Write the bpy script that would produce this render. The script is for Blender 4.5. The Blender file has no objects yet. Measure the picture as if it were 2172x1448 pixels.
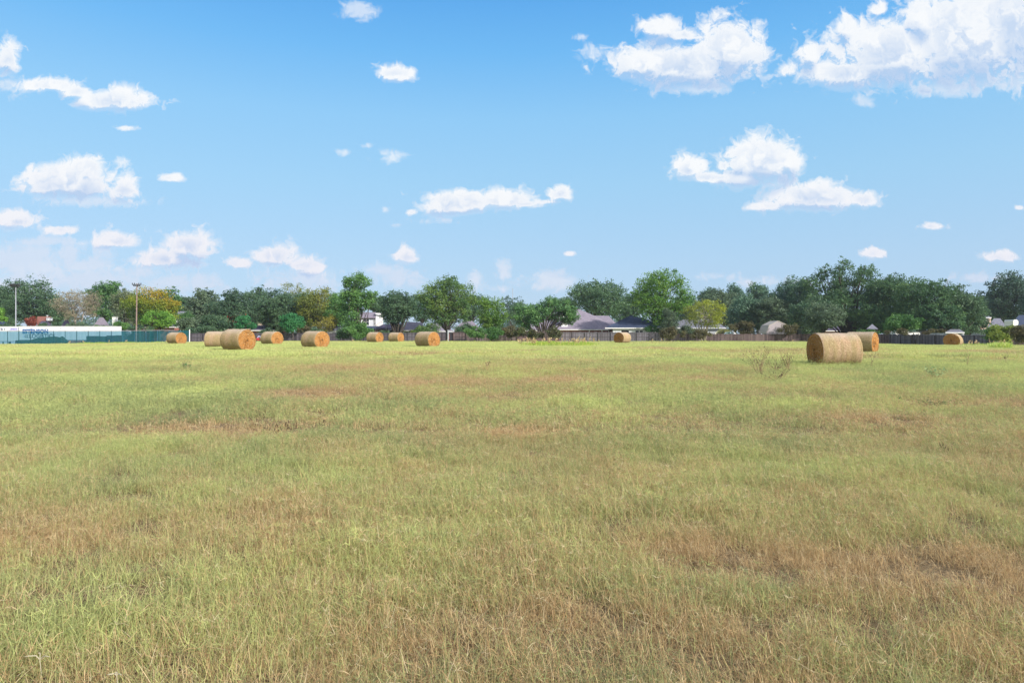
import bpy, math, random
import numpy as np
from mathutils import Vector

RS = np.random.RandomState
F = 1448.0; CX = 1086.0; HY = 708.0; EYE = 1.3
col = bpy.context.scene.collection

# ---------------------------------------------------------------- placing
def wx(px, d): return (px - CX) * d / F
def wz(py, d): return EYE - (py - HY) * d / F

# ---------------------------------------------------------------- noise
def _hash(ix, iy, s):
    h = (ix * 374761393 + iy * 668265263 + s * 1442695041) & 0xFFFFFFFF
    h = ((h ^ (h >> 13)) * 1274126177) & 0xFFFFFFFF
    return ((h ^ (h >> 16)) & 0xFFFF) / 65535.0
def vnoise(x, y, s=0):
    x = np.asarray(x, float); y = np.asarray(y, float)
    ix = np.floor(x).astype(np.int64); iy = np.floor(y).astype(np.int64)
    fx = x - ix; fy = y - iy
    fx = fx * fx * (3 - 2 * fx); fy = fy * fy * (3 - 2 * fy)
    a = _hash(ix, iy, s); b = _hash(ix + 1, iy, s); c = _hash(ix, iy + 1, s); d = _hash(ix + 1, iy + 1, s)
    return (a * (1 - fx) + b * fx) * (1 - fy) + (c * (1 - fx) + d * fx) * fy
def fbm(x, y, s=0, o=4):
    r = 0; a = .5; t = 0
    for i in range(o):
        r = r + a * vnoise(x, y, s + i * 17); t += a; a *= .5; x = x * 2.03 + 5.1; y = y * 2.03 - 3.7
    return r / t
def sstep(a, b, x):
    t = np.clip((x - a) / (b - a), 0, 1); return t * t * (3 - 2 * t)

# ---------------------------------------------------------------- terrain
_cp = []
def cp(px, d, z): _cp.append((math.atan((px - CX) / F), math.log(d), z))
for px in range(-600, 2900, 175):
    for d in (1, 1.6, 2.5, 4, 6, 9, 13, 19): cp(px, d, 0.0)
    cp(px, 27, 0.0 if px > 1500 else 0.06)
crest = [(-300, 728, 98), (0, 728, 98), (150, 727.5, 98), (280, 726, 98), (400, 724, 96), (560, 722, 97), (690, 722, 98), (820, 722, 100),
         (960, 723, 97), (1100, 723.5, 95), (1220, 723.5, 96), (1340, 723, 98), (1480, 723, 98), (1650, 723, 95), (1780, 724, 88), (1890, 727, 75),
         (2020, 730, 62), (2172, 731, 62), (2400, 731, 62)]
for px, y, d in crest:
    zc = wz(y, d) - .12
    cp(px, d, zc); cp(px, d * .82, zc * .9 + .02); cp(px, d * .66, zc * .8 + .04)
    low = -1.4 if px < 260 else (-.3 if px < 1500 else -.6)
    if px < 260:
        cp(px, 108, -.4); cp(px, 118, -1.4)
    elif px >= 1850:
        cp(px, d * 1.16, -.15); cp(px, d * 1.4, -.6); cp(px, 115, -.6)
    else:
        cp(px, 112, -.12); cp(px, 122, low)
    for dd in (135, 155, 190, 240, 330, 500, 900, 2500, 8000): cp(px, dd, low if dd < 250 else -.6)
for px, d, z in ((374, 82, .12), (505, 45, .2), (668, 54, .2), (906, 59, .17), (576, 70, .18), (795, 90, .12), (840, 94, .1),
                 (1320, 86, .12), (1770, 27.7, .0), (1836, 44, .06)):
    cp(px, d, z)
_cp = np.array(_cp)
def gz(x, y):
    x = np.asarray(x, float); y = np.asarray(y, float); sh = x.shape
    x = x.ravel(); y = y.ravel()
    r = np.hypot(x, y) + .01
    th = np.clip(np.arctan2(x, np.maximum(y, .001)), -.85, .85)
    ld = np.log(np.maximum(np.abs(y) * .999 + .001, r * .3))
    out = np.empty(len(x))
    for i in range(0, len(x), 20000):
        t = th[i:i + 20000, None]; l = ld[i:i + 20000, None]
        w = np.exp(-((t - _cp[None, :, 0]) / .075) ** 2 - ((l - _cp[None, :, 1]) / .10) ** 2) + 1e-12
        out[i:i + 20000] = (w * _cp[None, :, 2]).sum(1) / w.sum(1)
    k = np.clip(r / 6, .3, 1) * np.clip(2 - r / 150, 0, 1)
    out += (fbm(x * .5, y * .5, 3, 3) - .5) * .09 * k
    # a hollow in the right foreground
    out -= .10 * np.exp(-((x - .98) / .2) ** 2 - ((y - 3.72) / .13) ** 2)
    return out.reshape(sh)
def g1(x, y): return float(gz(np.array([x]), np.array([y]))[0])

# ---------------------------------------------------------------- dryness of the grass, in world metres
_patch = []
def patch(px, py, rx, ry, a):
    d = 1.2 * F / (py - HY); _patch.append((wx(px, d), d, rx * d / F, ry * d / (py - HY), a))
for p in [(640, 828, 110, 9, .6), (1190, 803, 60, 6, .55), (950, 803, 130, 5, .3), (650, 778, 300, 4, .28), (420, 893, 120, 13, .5), (560, 905, 100, 10, .4),
          (1110, 912, 70, 9, .4), (1060, 905, 200, 9, .2), (130, 1100, 170, 45, .32), (1750, 1170, 260, 40, .38), (2090, 1190, 120, 60, .42), (1500, 1130, 160, 22, .2),
          (1230, 1250, 60, 30, .35), (1820, 880, 110, 9, .38), (2060, 850, 150, 7, .3), (1500, 800, 110, 4, .32), (1680, 745, 160, 2.5, .3),
          (1400, 741, 60, 2, .35), (2080, 750, 90, 2.5, .35), (1000, 830, 250, 6, .12), (360, 830, 250, 16, -.42), (80, 800, 200, 12, -.3), (250, 760, 300, 6, -.15),
          (1420, 850, 260, 14, -.25), (1950, 775, 200, 8, -.38), (1550, 765, 160, 5, -.35), (1100, 735, 500, 3, -.3), (1700, 733, 300, 3, -.3),
          (400, 738, 400, 4, -.3), (1560, 960, 200, 22, -.12), (1900, 1010, 220, 40, -.12), (300, 975, 200, 20, -.05), (30, 1230, 60, 60, .1),
          (1590, 1222, 90, 14, -.5), (700, 950, 120, 12, .12), (60, 960, 120, 15, .15), (900, 1350, 200, 60, .08), (1150, 765, 100, 3, .22), (860, 752, 100, 2, .2)]:
    patch(*p)
def dryness(x, y):
    r = np.hypot(x, y)
    v = .40 + (fbm(x * .35, y * .28, 40, 4) - .5) * .85 + (fbm(x * 2.1, y * 1.7, 60, 3) - .5) * .85
    v -= .22 * sstep(12, 45, r)
    v += .10 * (1 - sstep(3, 9, r))
    for a, b, rx, ry, s in _patch:
        q = ((x - a) / rx) ** 2 + ((y - b) / ry) ** 2
        v += 1.6 * s * np.exp(-q * .7) * (.5 + fbm(x * .9, y * .8, 77, 3))
    return np.clip(v, .03, .95)

# ---------------------------------------------------------------- objects
def mesh_obj(name, V, Fc, mat=None, parent=None, attrs=None, smooth=False, uni=None):
    me = bpy.data.meshes.new(name)
    V = np.asarray(V, np.float32)
    if isinstance(Fc, np.ndarray):
        n, k = Fc.shape
        me.vertices.add(len(V)); me.vertices.foreach_set('co', V.ravel())
        me.loops.add(n * k); me.loops.foreach_set('vertex_index', Fc.astype(np.int32).ravel())
        me.polygons.add(n); me.polygons.foreach_set('loop_start', np.arange(0, n * k, k, dtype=np.int32))
        me.polygons.foreach_set('loop_total', np.full(n, k, np.int32))
        me.update(calc_edges=True)
    else:
        me.from_pydata([tuple(map(float, v)) for v in V], [], [tuple(f) for f in Fc]); me.update()
    if attrs:
        for k_, a in attrs.items():
            at = me.attributes.new(k_, 'FLOAT', 'POINT'); at.data.foreach_set('value', np.asarray(a, np.float32))
    if smooth: me.polygons.foreach_set('use_smooth', np.ones(len(me.polygons), bool))
    if mat:
        for m in (mat if isinstance(mat, (list, tuple)) else [mat]): me.materials.append(m)
    o = bpy.data.objects.new(name, me); col.objects.link(o)
    if parent: o.parent = parent
    return o
def tag(o, label=None, cat=None, group=None, kind=None):
    if label: o['label'] = label
    if cat: o['category'] = cat
    if group: o['group'] = group
    if kind: o['kind'] = kind
    return o
def thing(name, label, cat, loc=(0, 0, 0), rz=0, group=None):
    o = bpy.data.objects.new(name, None); col.objects.link(o); o.location = loc; o.rotation_euler = (0, 0, rz)
    o.empty_display_size = .2
    return tag(o, label, cat, group)
def dup(root, loc, rz, label, group=None, scale=None):
    r = root.copy(); col.objects.link(r); r.location = loc; r.rotation_euler = (0, 0, rz); r['label'] = label
    if group: r['group'] = group
    if scale: r.scale = scale
    for ch in list(root.children):
        c = ch.copy(); col.objects.link(c); c.parent = r
        for g in list(ch.children):
            e = g.copy(); col.objects.link(e); e.parent = c
    return r
class MB:
    def __init__(s): s.v = []; s.f = []; s.n = 0; s.a = []
    def add(s, V, Fc, a=0.0):
        V = np.asarray(V, float).reshape(-1, 3)
        s.v.append(V); s.f += [tuple(int(i) + s.n for i in f) for f in Fc]; s.n += len(V)
        s.a.append(np.full(len(V), a) if np.isscalar(a) else np.asarray(a))
    def box(s, x0, x1, y0, y1, z0, z1, a=0.0):
        s.add([(x0, y0, z0), (x1, y0, z0), (x1, y1, z0), (x0, y1, z0), (x0, y0, z1), (x1, y0, z1), (x1, y1, z1), (x0, y1, z1)],
              [(0, 3, 2, 1), (4, 5, 6, 7), (0, 1, 5, 4), (1, 2, 6, 5), (2, 3, 7, 6), (3, 0, 4, 7)], a)
    def tube(s, pts, rad, n=6, a=0.0, cap=True):
        pts = [Vector(p) for p in pts]; base = s.n; V = []
        for i, p in enumerate(pts):
            t = (pts[min(i + 1, len(pts) - 1)] - pts[max(i - 1, 0)])
            t = t.normalized() if t.length > 1e-6 else Vector((0, 0, 1))
            u = t.cross(Vector((.3, 1, .1))).normalized(); w = t.cross(u)
            r = rad[i] if hasattr(rad, '__len__') else rad
            for k in range(n):
                an = 2 * math.pi * k / n
                V.append(p + u * (r * math.cos(an)) + w * (r * math.sin(an)))
        Fc = [(i * n + k, i * n + (k + 1) % n, (i + 1) * n + (k + 1) % n, (i + 1) * n + k) for i in range(len(pts) - 1) for k in range(n)]
        if cap: Fc += [tuple(range(n - 1, -1, -1)), tuple((len(pts) - 1) * n + k for k in range(n))]
        s.add(V, Fc, a)
    def slab(s, P, t, a=0.0):
        """a polygon P given thickness t against its normal"""
        P = [Vector(p) for p in P]; nrm = (P[1] - P[0]).cross(P[2] - P[0]).normalized(); n = len(P)
        V = P + [p - nrm * t for p in P]
        s.add(V, [tuple(range(n)), tuple(range(2 * n - 1, n - 1, -1))] + [(i, i + n, (i + 1) % n + n, (i + 1) % n) for i in range(n)], a)
    def build(s, name, mat=None, parent=None, smooth=False):
        return mesh_obj(name, np.vstack(s.v), s.f, mat, parent, {'cv': np.concatenate(s.a)}, smooth)

# ---------------------------------------------------------------- materials
class NT:
    def __init__(s, tree): s.t = tree; s.n = tree.nodes; s.l = tree.links
    def new(s, ty, **k):
        nd = s.n.new(ty)
        for a, b in k.items(): setattr(nd, a, b)
        return nd
    def put(s, sock, v):
        if hasattr(v, 'is_output'): s.l.new(v, sock)
        else: sock.default_value = v
    def math(s, op, a, b=None, c=None, clamp=False):
        nd = s.new('ShaderNodeMath', operation=op, use_clamp=clamp); s.put(nd.inputs[0], a)
        if b is not None: s.put(nd.inputs[1], b)
        if c is not None: s.put(nd.inputs[2], c)
        return nd.outputs[0]
    def vmath(s, op, a, b=None, c=None):
        nd = s.new('ShaderNodeVectorMath', operation=op); s.put(nd.inputs[0], a)
        if b is not None: s.put(nd.inputs[1], b)
        if c is not None: s.put(nd.inputs[2], c)
        return nd.outputs['Value'] if op in ('LENGTH', 'DOT_PRODUCT') else nd.outputs[0]
    def mix(s, f, a, b, blend='MIX'):
        nd = s.new('ShaderNodeMix', data_type='RGBA', blend_type=blend); s.put(nd.inputs[0], f)
        s.put(nd.inputs[6], c4(a)); s.put(nd.inputs[7], c4(b)); return nd.outputs[2]
    def noise(s, vec, scale, detail=3, rough=.55, dist=0.0, dim='3D', lac=2.0):
        nd = s.new('ShaderNodeTexNoise', noise_dimensions=dim)
        if vec is not None: s.l.new(vec, nd.inputs['Vector'])
        nd.inputs['Scale'].default_value = scale; nd.inputs['Detail'].default_value = detail; nd.inputs['Roughness'].default_value = rough
        nd.inputs['Distortion'].default_value = dist; nd.inputs['Lacunarity'].default_value = lac
        return nd.outputs[0]
    def ramp(s, f, stops, interp='LINEAR'):
        nd = s.new('ShaderNodeValToRGB'); s.put(nd.inputs[0], f); r = nd.color_ramp; r.interpolation = interp
        while len(r.elements) < len(stops): r.elements.new(.5)
        for e, (p, c) in zip(r.elements, stops): e.position = p; e.color = c4(c)
        return nd.outputs[0]
    def rng(s, f, a, b, c, d, st=False):
        nd = s.new('ShaderNodeMapRange', interpolation_type='SMOOTHSTEP' if st else 'LINEAR'); s.put(nd.inputs[0], f)
        for i, v in enumerate((a, b, c, d)): nd.inputs[i + 1].default_value = v
        return nd.outputs[0]
    def attr(s, name, ty='GEOMETRY'):
        nd = s.new('ShaderNodeAttribute', attribute_name=name, attribute_type=ty); return nd.outputs['Fac']
def c4(c):
    if hasattr(c, 'is_output'): return c
    if isinstance(c, (int, float)): return (c, c, c, 1)
    return tuple(c) if len(c) == 4 else (*c, 1)
def srgb(r, g, b):
    f = lambda v: (v / 255 / 12.92) if v <= 10 else ((v / 255 + .055) / 1.055) ** 2.4
    return (f(r), f(g), f(b))
def mat(name):
    m = bpy.data.materials.new(name); m.use_nodes = True; t = NT(m.node_tree); t.n.clear()
    t.out = t.new('ShaderNodeOutputMaterial'); return m, t
def princ(t, colr, rough=.8, bump=None, bstr=.3, bdist=.02, metal=0.0, spec=.3):
    p = t.new('ShaderNodeBsdfPrincipled'); t.put(p.inputs['Base Color'], c4(colr)); t.put(p.inputs['Roughness'], rough)
    p.inputs['Metallic'].default_value = metal; p.inputs['Specular IOR Level'].default_value = spec
    if bump is not None:
        b = t.new('ShaderNodeBump'); b.inputs['Strength'].default_value = bstr; b.inputs['Distance'].default_value = bdist
        t.l.new(bump, b.inputs['Height']); t.l.new(b.outputs[0], p.inputs['Normal'])
    t.l.new(p.outputs[0], t.out.inputs[0]); return p
def simple(name, c, rough=.7, var=.15, scale=3.0, c2=None, metal=0.0, bump=0.0, spec=.3):
    m, t = mat(name); tc = t.new('ShaderNodeTexCoord').outputs['Object']
    n = t.noise(tc, scale, 5, .6)
    d = tuple(v * (1 - var * 1.6) for v in c) if c2 is None else c2
    cc = t.mix(t.rng(n, .3, .7, 0, 1), d, tuple(min(1, v * (1 + var)) for v in c))
    princ(t, cc, rough, n if bump else None, bump, .02, metal, spec)
    return m
def leafmat(name, stops, trans=.35, rough=.6):
    """foliage: tone attribute picks the colour of each leaf"""
    m, t = mat(name); c = t.ramp(t.attr('tone'), stops)
    d = t.new('ShaderNodeBsdfDiffuse'); tr = t.new('ShaderNodeBsdfTranslucent'); mx = t.new('ShaderNodeMixShader')
    t.l.new(c, d.inputs[0]); t.l.new(c, tr.inputs[0]); mx.inputs[0].default_value = trans
    t.l.new(d.outputs[0], mx.inputs[1]); t.l.new(tr.outputs[0], mx.inputs[2])
    gl = t.new('ShaderNodeBsdfGlossy'); gl.inputs['Roughness'].default_value = .45; gl.inputs[0].default_value = (.9, .95, 1, 1)
    m2 = t.new('ShaderNodeMixShader'); m2.inputs[0].default_value = .015
    t.l.new(mx.outputs[0], m2.inputs[1]); t.l.new(gl.outputs[0], m2.inputs[2]); t.l.new(m2.outputs[0], t.out.inputs[0])
    return m
WSTR = 0.12; SUNSTR = 4.7; SUNANG = 1.5; EXPO = 0.5
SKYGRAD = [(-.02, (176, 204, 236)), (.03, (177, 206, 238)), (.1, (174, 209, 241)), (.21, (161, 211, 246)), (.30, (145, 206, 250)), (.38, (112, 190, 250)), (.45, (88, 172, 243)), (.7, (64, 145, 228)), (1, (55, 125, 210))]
CL_LIT = (.97, .985, 1.0); CL_LITLOW = (.84, .83, .92); CL_SHD = (.50, .65, .88); CL_SHDLOW = (.52, .63, .86)
SKY_FILL = (.60, .59, .57)
GRN_A = (.25, .27, .08); GRN_B = (.53, .56, .17)
GSTOPS = [(0, (.125, .165, .09)), (.3, (.30, .355, .165)), (.55, (.48, .525, .215)), (.8, (.61, .66, .25)), (1, (.64, .71, .26))]
DSTOPS = [(0, (.27, .165, .09)), (.3, (.54, .37, .195)), (.6, (.68, .49, .27)), (.85, (.75, .59, .35)), (1, (.80, .70, .48))]
GD = (95, 52, 10); HUEFAR = .42
def _r(*cs): return [(i / (len(cs) - 1), c) for i, c in enumerate(cs)]
LEAF = {
 'oak': _r((.028, .052, .040), (.045, .080, .052), (.065, .105, .060), (.09, .13, .07)),
 'oakblue': _r((.026, .048, .045), (.042, .072, .060), (.062, .098, .075), (.08, .12, .08)),
 'blueoak': _r((.035, .070, .058), (.055, .100, .078), (.080, .135, .095), (.11, .16, .10)),
 'greatoak': _r((.030, .060, .038), (.045, .090, .050), (.075, .130, .055), (.12, .18, .06)),
 'greyoak': _r((.045, .070, .052), (.07, .10, .07), (.10, .135, .09), (.13, .16, .10)),
 'oakred': [(0, (.028, .052, .040)), (.4, (.045, .08, .052)), (.88, (.08, .12, .065)), (.93, (.35, .06, .06)), (1, (.42, .10, .07))],
 'deep': _r((.025, .060, .030), (.04, .095, .038), (.07, .14, .05), (.10, .18, .06)),
 'deep2': _r((.03, .075, .03), (.05, .12, .04), (.085, .17, .05), (.12, .21, .06)),
 'deepgrey': _r((.04, .075, .05), (.06, .11, .065), (.09, .145, .08), (.12, .17, .09)),
 'mid': _r((.04, .095, .035), (.07, .15, .05), (.11, .21, .065), (.17, .27, .08)),
 'mid2': _r((.045, .10, .05), (.08, .16, .07), (.11, .21, .075), (.16, .27, .08)),
 'plane': _r((.035, .075, .035), (.06, .115, .045), (.12, .18, .05), (.24, .27, .05)),
 'vivid': _r((.04, .10, .03), (.075, .16, .035), (.12, .22, .04), (.22, .28, .04)),
 'bright': _r((.07, .17, .04), (.12, .25, .05), (.20, .35, .06), (.30, .42, .08)),
 'emerald': _r((.025, .11, .05), (.04, .17, .07), (.07, .23, .10), (.10, .28, .11)),
 'grey': _r((.09, .12, .08), (.14, .17, .11), (.20, .22, .14), (.22, .26, .12)),
 'dusty': _r((.14, .12, .10), (.22, .18, .15), (.32, .26, .20), (.40, .33, .24)),
 'autumn': _r((.05, .11, .03), (.10, .17, .035), (.22, .24, .03), (.42, .24, .03), (.50, .20, .04)),
 'olive': _r((.07, .10, .03), (.13, .16, .04), (.22, .22, .05), (.33, .26, .06)),
 'yellowbrown': _r((.08, .09, .04), (.16, .14, .05), (.28, .24, .05), (.38, .32, .06)),
 'limeorange': [(0, (.05, .11, .035)), (.4, (.09, .18, .04)), (.8, (.18, .27, .05)), (.95, (.30, .32, .05)), (1, (.45, .22, .04))],
 'lemon': _r((.11, .13, .05), (.20, .22, .05), (.34, .36, .05), (.46, .46, .06)),
 'lemon2': _r((.08, .12, .04), (.15, .20, .05), (.25, .30, .06), (.34, .38, .07)),
 'feather': _r((.05, .075, .06), (.08, .11, .085), (.11, .15, .10), (.14, .18, .12)),
 'paleweed': _r((.22, .30, .16), (.32, .42, .22), (.42, .50, .28)),
 'brown': _r((.055, .05, .035), (.10, .085, .05), (.15, .13, .07), (.13, .16, .07)),
 'vine': _r((.07, .06, .045), (.11, .09, .06), (.10, .13, .05), (.14, .19, .06)),
 'red': _r((.12, .035, .03), (.24, .06, .05), (.34, .10, .07)),
 'far': _r((.05, .085, .085), (.075, .115, .11), (.10, .145, .13)),
}

def _lift(c, k):
    return tuple(min(.9, v * k * q) for v, q in zip(c, (.93, 1.0, .88)))
_K = {'oak': 1.75, 'oakblue': 1.8, 'blueoak': 1.6, 'greatoak': 1.55, 'greyoak': 1.6, 'oakred': 1.6, 'deep': 1.5, 'deep2': 1.35, 'deepgrey': 1.5, 'mid': 1.3, 'mid2': 1.3, 'plane': 1.45, 'vivid': 1.3, 'far': 1.5, 'emerald': 1.1}
LEAF = {k: [(p, _lift(c, _K.get(k, 1.15))) for p, c in v] for k, v in LEAF.items()}
HAZE = .0002
# ================================================================ SKY
sc = bpy.context.scene
SUN = Vector((.66, -.58, .52)).normalized()
world = bpy.data.worlds.new("World"); sc.world = world; world.use_nodes = True
t = NT(world.node_tree); t.n.clear()
wout = t.new('ShaderNodeOutputWorld'); bg = t.new('ShaderNodeBackground'); t.l.new(bg.outputs[0], wout.inputs[0])
sky = t.new('ShaderNodeTexSky', sky_type='NISHITA'); sky.sun_disc = False
sky.sun_elevation = math.asin(SUN.z); sky.sun_rotation = math.atan2(SUN.x, SUN.y)
sky.air_density = 1.0; sky.dust_density = .4; sky.ozone_density = 2.0
dirv = t.new('ShaderNodeTexCoord').outputs['Generated']
sep = t.new('ShaderNodeSeparateXYZ'); t.l.new(dirv, sep.inputs[0])
el = sep.outputs[2]
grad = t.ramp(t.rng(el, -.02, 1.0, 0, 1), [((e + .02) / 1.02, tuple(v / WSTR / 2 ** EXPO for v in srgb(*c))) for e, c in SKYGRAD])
# neutral light added as an unseen pale veil overhead and behind the camera
fill = t.math('MAXIMUM', t.rng(el, .5, .85, 0, .85, True), t.math('MULTIPLY', t.rng(sep.outputs[1], .1, -.5, 0, .8, True), t.rng(el, -.02, .1, 0, 1)))
grad = t.mix(fill, grad, tuple(v / WSTR for v in SKY_FILL))
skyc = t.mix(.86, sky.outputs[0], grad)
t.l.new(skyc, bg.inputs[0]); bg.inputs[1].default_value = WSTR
# the clouds: a far shell of the sky, each cloud at its own bearing
# clouds stand in fixed directions of the sky: (bearing tangent, height tangent) pairs
CL = [ # px, py, rx, up, down, strength
 (2060, 100, 165, 110, 75, 1.35), (1900, 125, 150, 75, 62, 1.3), (1800, 158, 110, 42, 36, 1.15), (2160, 60, 110, 90, 95, 1.35), (1960, 50, 60, 60, 50, 1.1), (1720, 120, 40, 46, 40, .92),
 (1670, 150, 34, 30, 22, .85), (1795, 62, 34, 46, 48, .95), (1860, 20, 45, 34, 30, .75),
 (1450, 145, 140, 52, 42, 1.25), (1545, 112, 75, 62, 62, 1.25), (1380, 140, 78, 40, 34, 1.1), (1405, 60, 62, 32, 34, .95), (1450, 75, 60, 26, 20, .8),
 (838, 158, 50, 22, 18, 1.0), (15, 125, 38, 46, 45, 1.05), (110, 182, 80, 20, 17, .95), (160, 195, 60, 18, 20, .9), (240, 215, 88, 28, 24, 1.15), (262, 272, 48, 11, 9, .8),
 (140, 390, 98, 42, 32, 1.25), (185, 362, 48, 30, 40, 1.2), (262, 408, 36, 38, 28, 1.2), (95, 400, 60, 20, 20, 1.0), (358, 378, 40, 15, 11, .95),
 (35, 470, 52, 26, 20, 1.1), (245, 512, 60, 26, 17, 1.05), (130, 488, 55, 14, 14, .8),
 (400, 525, 50, 34, 30, 1.2), (355, 550, 85, 26, 26, 1.05), (505, 558, 46, 15, 12, .95), (585, 545, 52, 32, 24, 1.05), (650, 565, 52, 24, 28, .95),
 (862, 545, 28, 24, 20, 1.15), (960, 438, 66, 30, 20, 1.25), (1000, 430, 50, 24, 20, 1.1), (1070, 428, 58, 22, 16, 1.2), (1110, 434, 60, 12, 10, .95), (1190, 412, 30, 22, 14, 1.15), (1150, 428, 60, 8, 7, .8),
 (873, 450, 18, 10, 8, .9), (1615, 350, 72, 50, 42, 1.35), (1665, 345, 45, 30, 28, 1.15), (1580, 380, 60, 22, 20, 1.1), (1460, 362, 42, 32, 22, 1.15), (1510, 378, 85, 15, 12, 1.05), (1535, 352, 20, 18, 22, .95),
 (1725, 422, 100, 32, 24, 1.25), (1830, 425, 42, 26, 20, 1.1), (1630, 438, 60, 14, 11, .95), (1975, 480, 34, 13, 10, .95), (1855, 538, 36, 18, 14, .95), (2130, 545, 58, 15, 14, .95), (2162, 440, 16, 9, 8, .85), (1207, 539, 15, 8, 6, .9),
]
CF = [ # thin, faint clouds
 (765, 22, 48, 22, 24, 1.0), (1275, 112, 50, 26, 24, 1.0), (1230, 80, 18, 10, 9, 1.0), (250, 342, 20, 14, 12, .9), (200, 428, 140, 16, 12, 1.1), (100, 552, 80, 22, 18, 1.1), (60, 590, 120, 30, 30, 1.0),
 (240, 590, 110, 22, 24, .9), (200, 515, 120, 16, 14, .8), (817, 445, 12, 10, 9, 1.0), (730, 324, 18, 10, 9, 1.0), (778, 309, 16, 7, 7, .9), (832, 333, 42, 15, 14, 1.05), (850, 592, 46, 26, 24, 1.15), (815, 575, 40, 20, 20, .9),
 (1065, 578, 24, 24, 20, 1.0), (1170, 592, 66, 24, 22, 1.2), (1190, 583, 26, 16, 20, 1.2), (1130, 605, 70, 16, 14, .9), (1510, 585, 54, 13, 12, 1.0), (1600, 598, 34, 14, 12, 1.0), (1008, 592, 20, 28, 24, 1.1), (300, 580, 90, 26, 24, 1.0), (640, 590, 100, 34, 30, 1.15),
 (2165, 170, 120, 30, 30, 1.0), (1835, 215, 26, 16, 14, 1.1), (2000, 190, 120, 25, 20, .9), (1480, 190, 70, 16, 14, 1.0), (845, 478, 16, 6, 6, .8), (1060, 612, 60, 12, 12, .8), (930, 470, 80, 10, 8, .6), (1690, 600, 120, 18, 16, .8), (2080, 590, 100, 20, 16, .8), (20, 180, 50, 30, 30, .9), (60, 550, 150, 34, 40, 1.35), (210, 596, 170, 28, 34, 1.25), (40, 610, 120, 30, 30, 1.2), (360, 600, 120, 22, 30, 1.2), (180, 560, 60, 18, 16, 1.3), (90, 512, 110, 14, 14, 1.1), (420, 590, 60, 16, 12, .9), (1650, 390, 60, 14, 12, .9),
]
def field(lst, U, V):
    acc = np.full(U.shape, -3.0)
    for px, py, rx, ru, rd, a in lst:
        du = (U - (px - CX) / F) * F / rx; dv = V - (HY - py) / F
        dv = np.where(dv > 0, dv * F / ru, dv * F / rd)
        acc = np.maximum(acc, a - np.hypot(du, dv))
    return acc if lst is CF else np.where(acc > 0, acc * 1.65, acc)
CL = [(a, b, c * 1.05, d * 1.12, e, f - (.14 if c < 50 else .04)) for a, b, c, d, e, f in CL]
nu, nv = 760, 240
uu, vv = np.meshgrid(np.linspace(-1.25, 1.25, nu), np.linspace(-.004, .72, nv)); uu = uu.ravel(); vv = vv.ravel()
rr = 9000 / np.sqrt(1 + uu * uu + vv * vv)
ii = np.arange(nu * nv).reshape(nv, nu)
quads = np.stack([ii[:-1, :-1].ravel(), ii[:-1, 1:].ravel(), ii[1:, 1:].ravel(), ii[1:, :-1].ravel()], 1)
cm, t = mat('cloud_vapour')
clouds = mesh_obj('sky_clouds', np.stack([uu * rr, rr, vv * rr], 1), quads, cm, None,
    {'sa': field(CL, uu, vv), 'fa': field(CF, uu, vv), 'sb': field(CL, uu + .003, vv + .011), 'fb': field(CF, uu + .003, vv + .011), 'ud': np.clip(field(CL, uu + .004, vv + .022) - field(CL, uu, vv), -1, 1.5)}, True)
tag(clouds, kind='structure')
sep = t.new('ShaderNodeSeparateXYZ'); t.l.new(t.new('ShaderNodeTexCoord').outputs['Object'], sep.inputs[0])
U = t.math('DIVIDE', sep.outputs[0], sep.outputs[1]); V = t.math('DIVIDE', sep.outputs[2], sep.outputs[1]); el = t.math('DIVIDE', sep.outputs[2], 9000.0)
def cloudfield(du, dv, sa, fa, full=True):
    c2 = t.new('ShaderNodeCombineXYZ'); t.l.new(t.math('ADD', U, du), c2.inputs[0]); t.l.new(t.math('ADD', V, dv), c2.inputs[1])
    wn = t.new('ShaderNodeTexNoise', noise_dimensions='2D'); t.l.new(c2.outputs[0], wn.inputs['Vector']); wn.inputs['Scale'].default_value = 34; wn.inputs['Detail'].default_value = 4
    wv = t.vmath('MULTIPLY_ADD', wn.outputs['Color'], (.05, .034, 0), (-.025, -.017, 0))
    pp = t.vmath('ADD', c2.outputs[0], wv)
    n1 = t.noise(pp, 26, 8 if full else 4, .56, 0, '2D')
    vo = t.new('ShaderNodeTexVoronoi', voronoi_dimensions='2D', feature='SMOOTH_F1'); t.l.new(pp, vo.inputs['Vector']); vo.inputs['Scale'].default_value = 46
    vo.inputs['Detail'].default_value = 2; vo.inputs['Roughness'].default_value = .5; vo.inputs['Smoothness'].default_value = .3; vo.normalize = True
    bil = t.math('SUBTRACT', .35, vo.outputs['Distance'])
    n2 = t.noise(pp, 95, 5 if full else 2, .6, 0, '2D')
    nn = t.math('ADD', t.math('MULTIPLY', t.math('SUBTRACT', n1, .53), 1.9), t.math('MULTIPLY', bil, 1.0))
    nn = t.math('ADD', nn, t.math('MULTIPLY', t.math('SUBTRACT', n2, .5), .85))
    return t.math('ADD', t.attr(sa), nn), t.math('ADD', t.attr(fa), t.math('MULTIPLY', nn, 1.3)), n1
S0, F0, N0 = cloudfield(0, 0, 'sa', 'fa')
S1, F1, N1 = cloudfield(.003, .011, 'sb', 'fb', False)
under = t.math('SUBTRACT', S1, S0); uf = t.rng(under, -.1, .6, 0, 1, True)
opS = t.math('SMOOTH_MIN', t.math('MULTIPLY', t.math('MAXIMUM', t.math('ADD', S0, .05), 0.0), t.math('ADD', 1.55, t.math('MULTIPLY', uf, -.85))), 1.0, .25, True); opF = t.math('MULTIPLY', t.rng(F0, -.1, 1.0, 0, .62, True), 1.0)
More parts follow.
